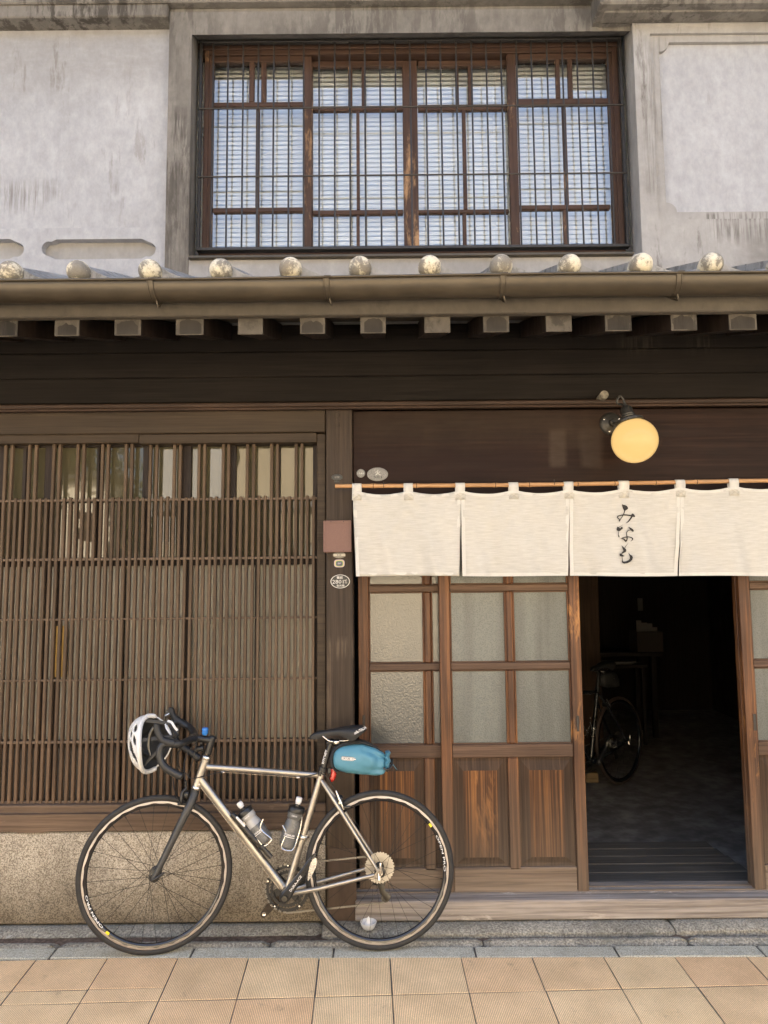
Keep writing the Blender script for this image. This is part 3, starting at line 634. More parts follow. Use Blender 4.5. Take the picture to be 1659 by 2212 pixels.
# eave tiles: round end caps joined by sagging lips
YT = -.66; bc = [25, 171, 325, 478, 628, 778, 928, 1082, 1230, 1384, 1536]
bx = [PX(p_, 580, YT) for p_ in bc]; pit = (bx[-1]-bx[0])/10
bx = [bx[0]-pit*k for k in (8, 7, 6, 5, 4, 3, 2, 1)]+bx+[bx[-1]+pit*k for k in range(1, 8)]
rb = .0465
def tile_profile(n=26):      # one tile's wave from ball centre to the next ball centre
    out = []
    for i in range(n+1):
        t = i/n; z = .030 if t < .12 else (.030-.056*(1-((1-(t-.12)/.52)**2.2)) if t < .64 else -.026+.024*((t-.64)/.36)**1.6)
        out.append((t, z))
    return out
tp = tile_profile()
ballz = lambda i, x: PZ(829, 580, YT)+.0024*x
tmesh = None
for i, x in enumerate(bx):
    z = ballz(i, x)+random.uniform(-.002, .003)
    t_ = empty('eave_tile', (x, YT, z), parent=H)
    if tmesh is None:
        b1 = MB(); rings = []
        for (y, dz, sc) in ((0.0, 0, 1), (.012, .003, 1), (.34, .12, 1), (.78, .27, 1)):
            rings.append(([(p[0]*pit-.004, y+.01, p[1]+dz) for p in tp], [(p[0]*pit-.004, y+.01, p[1]+dz-.018) for p in tp]))
        n = len(tp); v = []; f = []
        for top, bot in rings: v += top+bot
        for r in range(len(rings)-1):
            o0, o1 = r*2*n, (r+1)*2*n
            for k in range(n-1):
                f.append((o0+k, o0+k+1, o1+k+1, o1+k)); f.append((o0+n+k, o1+n+k, o1+n+k+1, o0+n+k+1))
        w0 = len(v); v += [(p[0], p[1], -.06) for p in rings[0][0]]; f += [(k, w0+k, w0+k+1, k+1) for k in range(n-1)]; w1 = len(v); v += [(r_[0][0][0], r_[0][0][1], r_[0][0][2]-.09) for r_ in rings]+[(r_[0][-1][0], r_[0][-1][1], r_[0][-1][2]-.06) for r_ in rings]; f += [(k*2*n, (k+1)*2*n, w1+k+1, w1+k) for k in range(3)]+[(k*2*n+n-1, (k+1)*2*n+n-1, w1+4+k+1, w1+4+k) for k in range(3)]
        b1.add(v, f); tmesh = b1.mesh('tile_lip', M_TILE, 50)
        ball = MB().lathe([(0, rb*1.02)]+[(rb*cos(a_), rb*sin(a_)*1.0) for a_ in [radians(q) for q in range(80, -1, -10)]]+[(rb*.99, -.02), (rb*.86, -.05)], 28, (0, 0, 0), (0, -1, 0)).mesh('tile_cap', M_BALL, 50)
    inst(tmesh, 'tile_lip', t_, (x, YT, z), (0, 0, 0)); o = inst(ball, 'tile_cap', t_, (x, YT-.004, z)); o.rotation_euler = (random.uniform(-.1, .1), random.uniform(0, 6), random.uniform(-.08, .08))
# ---- upper storey
YW = .06
WX0, WX1 = PX(424, 320, .13), PX(1350, 320, .13); WZ0, WZ1 = PZ(880, 546, .13), PZ(880, 84, .13)
YP = -.005                                         # face of the window surround
zf0 = zr1+.12; zf1 = 5.0
colx0 = PX(361, 300, YP); colx1 = PX(411, 300, YP)
rx0 = PX(1377, 300, -.03)
# left plaster panel field, band with capsule recesses
bandz1 = PZ(180, 494, YW-.02); panz1 = PZ(180, 47, YW)
B('plaster_panel', M_PLW, H, XL, colx0-.0015, YW, .2, bandz1, panz1, 0)
def capsule(x0, x1, z0, z1):
    h = z1-z0; s_ = h*.28; r = h*.34; e = .018; out = []
    # stepped ends: a short notch and a rounded nose
    def arc(cx, cz, r_, a0, a1, n=6): return [(cx+r_*cos(radians(a0+(a1-a0)*i/n)), cz+r_*sin(radians(a0+(a1-a0)*i/n))) for i in range(n+1)]
    zc = (z0+z1)/2
    right = [(x1-.085, z0), (x1-.062, z0+.012)]+arc(x1-.052, zc-.005, h/2-.014, -75, 75, 8)+[(x1-.062, z1-.012), (x1-.085, z1)]
    left = [(x0+.085, z1), (x0+.062, z1-.012)]+arc(x0+.052, zc+.005, h/2-.014, 105, 255, 8)+[(x0+.062, z0+.012), (x0+.085, z0)]
    return right+left
caps = []
for (p0, p1) in ((-172, 59), (86, 343)):
    c0, c1, lo, hi = rect(p0, p1, 518, 561, YW-.022); caps.append(capsule(c0, c1, lo, hi))
bm_ = MB().plate_holes([(XL, zf0), (colx0-.0015, zf0), (colx0-.0015, bandz1-.001), (XL, bandz1-.001)], caps, YW-.03, YW+.03)
band = bm_.build('plaster_band', M_PLW, H, 0)
B('recess_back', M_PLM, band, XL, colx0-.002, YW+.012, YW+.04, zf0, bandz1-.002, 0)
B('plaster_beam', M_PLG, H, XL, colx0-.0015, -.03, .2, PZ(180, 36, -.03), PZ(180, 3, -.03), .006)
B('plaster_beam', M_PLG, H, XL, PX(1315, 10, -.02), -.045, .2, PZ(560, 2.0, -.045), PZ(560, 2, -.045)+.2, .006)
B('shadow_gap', M_PLG, H, XL, colx0-.0015, .035, .2, panz1+.001, PZ(180, 36, -.03)-.001, 0)
# window surround: left column, lintel, right return
def quad_prism(name, mat, front, back, z0, z1):
    v = [(front[0], front[2], z0), (front[1], front[2], z0), (back[1], back[2], z0), (back[0], back[2], z0)]
    v = v+[(p[0], p[1], z1) for p in v]
    return MB().add(v, [(0, 1, 2, 3)[::-1], (4, 5, 6, 7), (0, 1, 5, 4), (1, 2, 6, 5), (2, 3, 7, 6), (3, 0, 4, 7)]).build(name, mat, H, 20)
ltz0, ltz1 = PZ(880, 71, YP), PZ(880, 21, YP)
quad_prism('column', M_PLG, (colx0, colx1, YP), (colx0, WX0, .135), zf0, ltz1+.0)
MB().add([(x, y, z) for (x, y) in ((colx1-.0, YP), (rx0, YP), (rx0, .135), (WX0, .135)) for z in (0, ltz1)] and
         [(colx1, YP, ltz0), (rx0, YP, ltz0), (rx0, .135, WZ1), (colx1, .135, WZ1), (colx1, YP, ltz1), (rx0, YP, ltz1), (rx0, .135, ltz1), (colx1, .135, ltz1)],
         [(0, 1, 2, 3), (4, 5, 6, 7), (0, 1, 5, 4), (2, 3, 7, 6), (0, 3, 7, 4), (1, 2, 6, 5)]).build('lintel', M_PLG, H, 0)
B('plaster_beam', M_PLG, H, colx0, PX(1315, 10, -.02), -.002, .2, ltz1+.001, PZ(560, 2.6, -.045), .004)
B('apron', M_PLM, H, colx1+.001, rx0, YP+.004, .2, zf0, PZ(880, 552, YP), 0)
ss = MB().box(PX(406, 549, -.03), PX(1371, 549, -.03), -.028, .16, PZ(880, 553, -.03), PZ(880, 546.5, -.03), .003)
ss.build('window_sill', M_GUT, H, 20)
# right bay: deeper wall with a framed panel and a cornice
qx0 = PX(1377, 300, -.03); qxi = PX(1356, 300, .135)
outer_r = [(qx0, zf0), (XR, zf0), (XR, zf1), (qx0, zf1)]
p1_ = rect(1413, 1900, 70, 472, -.03); p2_ = rect(1431, 1890, 90, 457, -.012)
def notched(x0, x1, z0, z1, r):
    def carc(cx, cz, a0, a1): return [(cx+r*cos(radians(a0+(a1-a0)*i/6)), cz+r*sin(radians(a0+(a1-a0)*i/6))) for i in range(7)]
    return carc(x0+r*.0, z0+r*.0, 90, 0)+carc(x1, z0, 180, 90)+carc(x1, z1, 270, 180)+carc(x0, z1, 0, -90)
MB().plate_holes(outer_r, [[(p1_[0], p1_[2]), (p1_[1], p1_[2]), (p1_[1], p1_[3]), (p1_[0], p1_[3])]], -.03, .0).build('plaster_bay', M_PLM, H, 0)
nh = notched(p2_[0], p2_[1], p2_[2], p2_[3], .052)
MB().plate_holes([(p1_[0]-.01, p1_[2]-.01), (p1_[1]+.01, p1_[2]-.01), (p1_[1]+.01, p1_[3]+.01), (p1_[0]-.01, p1_[3]+.01)], [nh], -.014, .012).build('panel_frame', M_PLM, H, 0)
B('plaster_panel', M_PLW, H, p1_[0]-.009, p1_[1]+.009, .006, .03, p1_[2]-.009, p1_[3]+.009, 0)
MB().add([(qx0+.0015, -.03, zf0), (qx0+.0015, -.03, zf1), (qxi, .135, zf1), (qxi, .135, zf0), (qx0+.05, .135, zf0), (qx0+.05, .135, zf1)], [(0, 1, 2, 3), (3, 2, 5, 4)]).build('reveal', M_PLM, H, 0)
def cornice(name, yf, bpx, lpx, up, c):
    z0 = PZ(1480, bpx, yf); x0 = PX(lpx, bpx, yf)
    MB().box(x0, XR, yf, -.0302, z0, z0+up, c).box(x0, qx0-.001, -.0300, .03, z0+.001, z0+up, 0).build(name, M_PLG, H, 20)
cornice('cornice', -.11, 24, 1306, .055, .006); cornice('cornice_bed', -.065, 37, 1322, .03, .008); cornice('cornice_cap', -.16, 4.5, 1298, .3, .01)
# window: iron grille, sashes, panes
uw = empty('barred_window', ((WX0+WX1)/2, .12, WZ0), parent=H)
YB_ = .105
gx0, gx1 = PX(429, 320, YB_), PX(1350, 320, YB_); gz0, gz1 = PZ(880, 540, YB_), PZ(880, 86.5, YB_)
fb = MB(); fb.box(gx0, gx0+.014, YB_-.014, YB_+.014, gz0, gz1, .002).box(gx1-.014, gx1, YB_-.014, YB_+.014, gz0, gz1, .002).box(gx0, gx1, YB_-.012, YB_+.012, gz1-.013, gz1-.0005, .002).box(gx0, gx1, YB_-.018, YB_+.018, gz0, gz0+.016, .002)
fb.build('grille_frame', M_IRON, uw, 20)
barx0 = PX(461, 87, YB_); bsp = (PX(1310, 84, YB_)-barx0)/26
bar = MB().lathe([(.0048, 0), (.0048, gz1-gz0-.02)], 8).mesh('bar', M_IRON, 40)
for k in range(27):
    o = inst(bar, 'bar', uw, (barx0+k*bsp+random.uniform(-.001, .001), YB_-.004, gz0+.012)); o.rotation_euler = (0, random.uniform(-.002, .002), 0)
for (p0, p1) in ((241, 231), (386, 379.5)):
    z = PZ(880, (p0+p1)/2, YB_); MB().tube([(gx0, YB_-.016, z+.002), (gx1, YB_-.016, z+.004)], .0042, 8).build('cross_bar', M_IRON, uw)
def wr(name, m_, x0, x1, y0, y1, Y, t=.03, c=.003, par=None): return RB(name, m_, par or uw, x0, x1, y0, y1, Y, t, c)
# outer frame
wr('frame', M_WIN, 439, 449, 104, 545, .14, .1); wr('frame', M_WIN, 1330, 1343, 96, 545, .14, .1)
wr('frame', M_WINH, 428, 1343, 88, 103, .132, .1); wr('frame', M_WINH, 439, 1343, 104, 115, .142, .1); wr('frame', M_WINH, 428, 1352, 537, 548, .135, .1)
def sash(x0, x1, sl_, sr_, ytop, yup, yrail, ylow, ybot, mu, ml_, Y, t=.03):
    # x0..x1 outer; sl_, sr_ stile inner edges; mu: two upper muntins; ml_: lower muntin
    s_ = empty('sash', (PX((x0+x1)/2, 500, Y), Y, PZ(880, 538, Y)), parent=uw)
    Wp = lambda nm, m_, a_, b_, y0, y1, YY=Y, tt=t: RB(nm, m_, s_, a_, b_, y0, y1, YY, tt, .003)
    Wp('stile', M_WIN, x0, sl_, ytop-12, 538); Wp('stile', M_WIN, sr_, x1, ytop-12, 538)
    Wp('rail', M_WINH, sl_+.3, sr_-.3, ytop-12, ytop, Y+.002); Wp('rail', M_WINH, sl_+.3, sr_-.3, yup, yrail, Y+.002); Wp('rail', M_WINH, sl_+.3, sr_-.3, ylow, ybot, Y+.002); Wp('rail', M_WINH, sl_+.3, sr_-.3, 534, 540, Y+.002)
    for (a_, b_) in mu: Wp('muntin', M_WIN, a_, b_, ytop+.3, yup-.3, Y+.003, t-.006)
    Wp('muntin', M_WIN, ml_[0], ml_[1], yrail+.3, ylow-.3, Y+.003, t-.006); Wp('muntin', M_WIN, ml_[0], ml_[1], ybot+.3, 533.7, Y+.003, t-.006)
    ed = [sl_]+[q for p in mu for q in p]+[sr_]
    cells = [(ed[i], ed[i+1], ytop, yup) for i in (0, 2, 4)]+[(sl_, ml_[0], yrail, ylow), (ml_[1], sr_, yrail, ylow), (sl_, ml_[0], ybot, 534), (ml_[1], sr_, ybot, 534)]
    for (a_, b_, y0, y1) in cells:
        q = rect(a_, b_, y0, y1, Y+.015); e = .004
        MB().add([(q[0]-e, Y+.015, q[2]-e), (q[1]+e, Y+.015, q[2]-e), (q[1]+e, Y+.015, q[3]+e), (q[0]-e, Y+.015, q[3]+e)], [(0, 1, 2, 3)]).build('pane', M_WGLASS, s_, 0, fix=False)
sash(446, 673, 459, 655, 133, 220, 230, 448, 458, [(538, 549), (564, 575)], (552, 560), .15)
sash(660, 889, 675, 871, 143, 228, 238, 453, 463, [(752, 761), (781, 790)], (770, 777), .186)
sash(886, 1108, 903, 1100, 142, 225, 237, 452, 460, [(984, 991), (1011, 1018)], (1000, 1008), .187)
sash(1100, 1334, 1119, 1319, 127, 212, 225, 442, 452, [(1201, 1210), (1227, 1237)], (1218, 1226), .151)
bl_y = .245
for (p0, p1) in ((436, 667), (670, 884), (890, 1104), (1108, 1345)):
    x0, x1 = PX(p0, 300, bl_y), PX(p1, 300, bl_y); zt_, zb_ = PZ(880, 118, bl_y), PZ(880, 546, bl_y)
    which = {436: 'leftmost', 670: 'second from left', 890: 'third from left', 1108: 'rightmost'}[p0]
    bd = empty('venetian_blind', ((x0+x1)/2, bl_y, zb_), f'white slatted blind hanging behind the {which} sash of the barred window', 'blind', 'white blinds behind the upper window')
    B('head_rail', M_BLIND, bd, x0, x1, bl_y-.02, bl_y+.02, zt_, zt_+.03, .002)
    n = int((zt_-zb_)/.0262)
    smesh = MB().add([(-(x1-x0)/2, -.007, -.0126), ((x1-x0)/2, -.007, -.0126), ((x1-x0)/2, -.0012, .001), (-(x1-x0)/2, -.0012, .001), ((x1-x0)/2, .005, .0126), (-(x1-x0)/2, .005, .0126)], [(0, 1, 2, 3), (3, 2, 4, 5)]).mesh('slat', M_BLIND, 60)
    for i in range(n): inst(smesh, 'slat', bd, ((x0+x1)/2, bl_y, zt_-.015-i*.0262))
    for xx in (x0+.07, x1-.1): MB().tube([(xx, bl_y-.014, zb_), (xx, bl_y-.014, zt_)], .0012, 5).build('cord', M_BLIND, bd)
# main roof, rear and inner walls (they shade the street and keep the rooms dark)
v = [(-7.5, -.62, 5.10), (7.5, -.62, 5.10), (7.5, 3.5, 6.55), (-7.5, 3.5, 6.55), (7.5, 8.5, 4.75), (-7.5, 8.5, 4.75)]; v += [(p[0], p[1], p[2]+.15) for p in v]
MB().add(v, [(0, 1, 2, 3), (3, 2, 4, 5), (6, 7, 8, 9), (9, 8, 10, 11), (0, 1, 7, 6), (4, 5, 11, 10), (1, 2, 8, 7), (2, 4, 10, 8), (0, 3, 9, 6), (3, 5, 11, 9)]).build('roof', M_EAVE, H, 0)
B('upper_wall', M_PLG, H, -7.5, XL, 0, .2, 0, 5.3, 0); B('upper_wall', M_PLG, H, XR, 7.5, 0, .2, 0, 5.3, 0)
B('upper_wall', M_PLG, H, XL, XR, .02, .2, 4.78, 5.3, 0)
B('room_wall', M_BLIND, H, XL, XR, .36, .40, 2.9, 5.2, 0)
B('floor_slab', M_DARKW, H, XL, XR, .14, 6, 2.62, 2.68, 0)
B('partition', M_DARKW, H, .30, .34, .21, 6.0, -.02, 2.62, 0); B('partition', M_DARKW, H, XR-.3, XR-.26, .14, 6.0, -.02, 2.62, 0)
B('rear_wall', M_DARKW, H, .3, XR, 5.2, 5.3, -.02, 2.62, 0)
B('rear_wall', M_EAVE, H, -7.5, 7.5, 7.6, 7.8, 0, 5.0, 0); B('side_wall', M_EAVE, H, -7.5, -7.3, .2, 7.6, 0, 5.0, 0); B('side_wall', M_EAVE, H, 7.3, 7.5, .2, 7.6, 0, 5.0, 0)
# ============================================================ the sunny side of the street (behind the camera; it lights the shopfront and shows in its glass)
M_GLINT = plaster('glint_cream_paint', (.78, .68, .50), (.82, .73, .56), (.6, .5, .36), .7)  # bright coat, added so unseen fronts opposite glint warm in the glass
def front_house(x0, x1, h, wall, label, y=-8.6):
    q = empty('house', ((x0+x1)/2, y, -.15), label, 'house', 'houses on the sunny side of the street')
    B('wall', wall, q, x0, x1, y-6, y, -.15, h, 0); w = x1-x0; n = max(1, int(w/1.9))
    for fl in (0, 1):
        for i in range(n):
            xc = x0+w*(i+.5)/n; z0 = 1.0+fl*2.9; dr = (fl == 0 and i == n//2)
            f = B('door' if dr else 'window', M_GLINT if dr else M_WIN, q, xc-.5, xc+.5, y+.002, y+.05, -.1 if dr else z0+.1, z0+1.2, .004)
            for s_ in ((-1, 1) if not dr else ()): B('pane', M_GLASS_LO, f, xc+s_*.24-.2, xc+s_*.24+.2, y+.045, y+.055, (0.05 if dr else z0+.16), z0+1.14, 0)
    MB().add([(x0-.3, y+.6, h-.15), (x1+.3, y+.6, h-.15), (x1+.3, y-3, h+1.2), (x0-.3, y-3, h+1.2), (x1+.3, y-6.6, h-.15), (x0-.3, y-6.6, h-.15), (x0-.3, y+.6, h), (x1+.3, y+.6, h), (x1+.3, y-3, h+1.35), (x0-.3, y-3, h+1.35), (x1+.3, y-6.6, h), (x0-.3, y-6.6, h)],
       [(0, 1, 2, 3), (3, 2, 4, 5), (6, 7, 8, 9), (9, 8, 10, 11), (0, 1, 7, 6), (4, 5, 11, 10), (0, 3, 9, 6), (1, 2, 8, 7), (3, 5, 11, 9), (2, 4, 10, 8)]).build('roof', M_EAVE, q, 0)
    B('band', M_PLM, q, x0+.05, x1-.05, y+.001, y+.07, 2.75, 2.9, .01)
    return q
M_CREAM = plaster('cream_render', (.49, .44, .345), (.55, .50, .40), (.4, .3, .2), .66)
M_BEIGE = plaster('beige_render', (.435, .365, .25), (.495, .42, .295), (.35, .26, .18), .66)
M_GREYR = plaster('grey_render', (.42, .41, .38), (.5, .49, .46), (.3, .28, .26), .66)
front_house(-2.55, 3.2, 5.4, M_BEIGE, 'beige two-storey house across the street, facing the barred window')
front_house(3.5, 9.5, 5.8, M_CREAM, 'cream two-storey house across the street, to the right of the beige one')
front_house(9.8, 16, 5.4, M_BEIGE, 'beige house at the far right end across the street')
front_house(-4.0, -2.7, 5.2, M_GREYR, 'narrow grey house across the street, left of the beige one')
front_house(-16, -8.2, 5.0, M_CREAM, 'cream house across the street at the far left, past the tree')
yw = empty('garden_wall', (-6.1, -8.7, -.15), 'cream garden wall under the tree across the street', 'wall')
B('panel', M_CREAM, yw, -8.1, -4.1, -8.9, -8.7, -.15, 1.9, .01); B('coping', M_EAVE, yw, -8.15, -4.08, -8.98, -8.62, 1.901, 2.0, .01)
sh_ = empty('storehouse', (-5.15, -8.6, -.15), 'small sunlit cream storehouse before the tree across the street', 'storehouse')
B('wall', M_GLINT, sh_, -5.62, -4.72, -9.2, -8.58, -.15, 3.35, .01); B('roof', M_EAVE, sh_, -5.75, -4.6, -9.3, -8.4, 3.351, 3.45, .02); B('window', M_WIN, sh_, -5.3, -5.0, -8.579, -8.55, 2.35, 2.7, .01)
M_LEAF = plain('leaf_green', (.07, .085, .028), .55, 0, .35, 3, obj=False); M_BARK = wood('bark', (.06, .045, .03), (.1, .08, .055), (.14, .11, .08), 'z')
tr = empty('garden_tree', (-5.9, -9.6, -.15), 'leafy garden tree rising behind the cream wall across the street', 'tree')
tb = MB(); tb.tube([(-5.9, -9.6, -.15), (-5.85, -9.6, 1.4), (-5.95, -9.55, 2.6), (-5.8, -9.5, 4.2)], [.16, .13, .1, .04], 8)
for k in range(9):
    a_ = k*2.4; tb.tube([(-5.9, -9.58, 1.6+k*.25), (-5.9+.6*cos(a_), -9.58+.6*sin(a_), 2.1+k*.28), (-5.9+1.3*cos(a_), -9.58+1.1*sin(a_), 2.5+k*.3)], [.05, .035, .012], 6)
tb.build('trunk', M_BARK, tr)
lb = MB(); rng = random.Random(3)
for k in range(4200):
    c_ = rng.choice([(-5.9, -9.6, 3.2, 1.5), (-6.8, -9.4, 2.9, .9), (-5.0, -9.3, 2.8, .9), (-5.7, -9.5, 4.3, 1.0), (-6.4, -9.6, 3.9, .9)])
    d = Vector((rng.gauss(0, 1), rng.gauss(0, 1), rng.gauss(0, 1))).normalized()*c_[3]*rng.uniform(.45, 1.05)
    p = Vector(c_[:3])+Vector((d.x, d.y*.7, d.z*.8)); u_ = Vector((rng.gauss(0, 1), rng.gauss(0, 1), rng.gauss(0, 1))).normalized(); w_ = u_.orthogonal().normalized(); s_ = rng.uniform(.05, .1)
    lb.add([p-u_*s_, p+w_*s_*.45, p+u_*s_, p-w_*s_*.45], [(0, 1, 2, 3)])
lb.build('crown', M_LEAF, tr, 0, fix=False)
# ============================================================ bicycle
def brushed(name, col, rough=.38):
    m_, nt, b = mk(name); v = coord(nt, (1, 1, 1), obj=True); n = noise(nt, v, 9, 4); n2 = noise(nt, coord(nt, (40, 40, 400), obj=True), 1, 3)
    L(nt, mixc(nt, 1.0, col, ramp(nt, n, [(.3, .82), (.7, 1.12)]), 'MULTIPLY'), b.inputs['Base Color']); b.inputs['Metallic'].default_value = 1
    L(nt, ramp(nt, n2, [(.3, rough-.05), (.7, rough+.09)]), b.inputs['Roughness']); return m_
M_TI = brushed('brushed_titanium', (.43, .405, .365), .4)
M_SILV = brushed('polished_alloy', (.72, .70, .66), .22)
M_TRACK = brushed('brake_track_alloy', (.50, .455, .42), .55)
M_SPROC = brushed('sprocket_steel', (.50, .475, .43), .42)
M_DARKMET = brushed('dark_alloy', (.10, .095, .085), .4)
M_CHAIN = brushed('chain_steel', (.25, .235, .21), .45)
M_RUB = plain('tyre_rubber', (.028, .027, .026), .62, 0, .3, 40, .1, spec=.35)
M_RIM = plain('rim_black', (.012, .012, .014), .18, 0, .1, 20, coat=.5)
M_CARB = plain('carbon_fork', (.04, .04, .038), .42, 0, .25, 18, spec=.5)
M_BLK = plain('black_anodised', (.016, .016, .016), .32, 0, .2, 60)
M_TAPE = plain('bar_tape', (.02, .02, .02), .45, 0, .2, 90, .2)
M_HOOD = plain('rubber_hood', (.018, .018, .018), .55, 0, .2, 90)
M_SADL = plain('saddle_leather', (.018, .018, .018), .5, 0, .2, 120, .15, spec=.4)
M_WHITE = plain('white_print', (.75, .74, .72), .5, 0, .05, 30)
M_YEL = plain('yellow_decal', (.75, .62, .02), .4, 0, .05, 30)
M_RED = plain('red_lens', (.45, .02, .012), .25, 0, .2, 60, coat=.6)
M_BLUE = plain('blue_mount', (.03, .20, .62), .4, 0, .15, 40)
M_CABLE = plain('cable_black', (.018, .018, .018), .45, 0, .1, 30)
M_SPOKE = plain('spoke_black', (.035, .033, .03), .4, .6, .1, 30)
M_BROWNT = plain('dark_tan_sidewall', (.055, .036, .026), .6, 0, .2, 40)
M_GLOSSB = plain('black_paint', (.02, .022, .024), .18, 0, .1, 30, coat=.6)
GF, GR = atz(336, 2066, .002), atz(820, 2053, .002)
def bike_matrix(front, rear, lean):
    ex = (rear-front); ex.z = 0; ex.normalize(); n = Vector((-ex.y, ex.x, 0)); ez = Vector((0, 0, 1))*cos(lean)+n*sin(lean); ey = n*cos(lean)-Vector((0, 0, 1))*sin(lean)
    M = Matrix((ex, ey, ez)).transposed().to_4x4(); M.translation = rear; return M
MB1 = bike_matrix(GF, GR, radians(5.5)); MBI = MB1.inverted()
def BP(px, py, ly=0.0):
    o = MBI @ CAMP; d = MBI.to_3x3() @ ray(px, py); return o + d*((ly-o.y)/d.y)
HUBR = BP(820, 1876.5); HUBF = BP(335.5, 1888)
RW = (HUBR.z+HUBF.z)/2+.001; HUBR.z = RW; HUBF.z = RW
ST0, ST1 = BP(421, 1708), BP(446, 1633)
def make_wheel(root, ctr, rear, steer, mt):
    k = RW/.329; w = empty('wheel', (0, 0, 0)); w.parent = root; w.location = ctr
    if steer: w.matrix_local = Matrix.Translation(ctr) @ Matrix.Rotation(steer, 4, (ST1-ST0).normalized())
    WL[w.name] = Vector((0, 0, 0)); Y = (0, 1, 0); rc = (.329-.0134)*k
    MB().lathe([(rc+.0136*k*cos(a_), .0130*k*sin(a_)) for a_ in [2*pi*i/14 for i in range(15)]], 96, (0, 0, 0), Y).build('tyre', mt['tyre'], w, 60, True)
    hw = .0105
    MB().lathe([(.3065*k, hw), (.3065*k, -hw), (.291*k, -hw-.0006), (.285*k, -.0075), (.2815*k, -.003), (.2815*k, .003), (.285*k, .0075), (.291*k, hw+.0006), (.3065*k, hw)], 112, (0, 0, 0), Y).build('rim', mt['rim'], w, 50, True)
    if mt['track']:
        tb_ = MB()
        for s_ in (-1, 1):
            v = []; n = 224
            for i in range(n):
                a_ = 2*pi*i/n; wv = .0022*max(-.35, sin(28*a_))
                for r, h in ((.3045*k, hw+.0002), (.302*k, hw+.0009), ((.2955+wv)*k, hw+.0011)): v.append((r*cos(a_), s_*h, r*sin(a_)))
            tb_.add(v, [(i*3+j, ((i+1) % n)*3+j, ((i+1) % n)*3+j+1, i*3+j+1) for i in range(n) for j in (0, 1)])
        tb_.build('brake_track', mt['track'], w, 50, True)
    hb = MB(); W_ = .05 if not rear else .065
    hb.lathe([(.004, -W_-.012), (.009, -W_-.004), (.009, -W_+.01), (.024, -W_+.014), (.024, -W_+.018), (.0125, -W_+.024), (.0125, W_-.034), (.026, W_-.028), (.026, W_-.024), (.012, W_-.02), (.012, W_-.002), (.004, W_+.012)], 20, (0, 0, 0), Y)
    hb.build('hub', mt['hub'], w, 40, True)
    sp = MB()
    for i in range(28):
        a_ = 2*pi*(i+.25)/28; s_ = -1 if i % 2 else 1; da = (1 if (i//2) % 2 else -1)*radians(62 if not rear else 72)
        hr = .023; hy = s_*(W_-.016 if s_ < 0 else W_-.026); p0 = (hr*cos(a_+da), hy, hr*sin(a_+da)); p1 = (.283*k*cos(a_), s_*.002, .283*k*sin(a_))
        sp.tube([p0, p1], .0009, 5); q = Vector(p1)+(Vector(p0)-Vector(p1)).normalized()*.012; sp.tube([p1, q], .002, 5)
    sp.build('spokes', mt['spoke'], w, 60, True)['kind'] = 'stuff'
    # quick release
    q_ = MB(); q_.lathe([(0, -W_-.022), (.009, -W_-.02), (.009, -W_-.008)], 12, (0, 0, 0), Y)
    if rear: q_.tube([(0, -W_-.018, -.004), (.001, -W_-.026, .018), (.003, -W_-.024, .048)], [.006, .0065, .005], 8); q_.tube([(-.003, -W_-.014, .0), (-.004, -W_-.016, -.022)], [.008, .009], 10)
    else: q_.tube([(-.006, -W_-.016, -.006), (.018, -W_-.024, .008), (.045, -W_-.02, .024)], [.006, .006, .004], 8)
    q_.build('quick_release', M_SILV if rear else M_BLK, w, 50, True)
    if mt.get('decal'):
        d_ = MB(); 
        if rear: a0, a1, ya = radians(28), radians(-3), radians(38)
        else: a0, a1, ya = radians(224), radians(193), radians(230)
        rm = .2868*k
        def arc(u, v_): a_ = (a0+a1)/2+(a1-a0)*u; rr = rm+v_; return (rr*cos(a_), -hw-.0004-(.0012 if rr > .2895*k else -.0004), rr*sin(a_))
        lettering(d_, 'OPEN PRO', 1.0, .0085, arc, .012)
        d_.build('lettering', M_WHITE, w, 0, True, fix=False)
        y_ = MB(); da = .03
        y_.add([(r*cos(ya+s_*da), -hw-.0016, r*sin(ya+s_*da)) for s_, r in ((-1, .284*k), (1, .284*k), (1, .2945*k), (-1, .2945*k))], [(0, 1, 2, 3)]); y_.build('decal', M_YEL, w, 0, True, fix=False)
    return w
def ring_teeth(mb, ro, ri, y0, y1, teeth, depth=.004):
    n = teeth*4; v = []; P = [0, 1, 1, 0]
    for i in range(n):
        a_ = 2*pi*i/n; r = ro-depth*(1-P[i % 4])
        for (rr, y) in ((r, y0), (r, y1), (ri, y1), (ri, y0)): v.append((rr*cos(a_), y, rr*sin(a_)))
    f = [(i*4+j, i*4+(j+1) % 4, ((i+1) % n)*4+(j+1) % 4, ((i+1) % n)*4+j) for i in range(n) for j in range(4)]
    return mb.add(v, f)
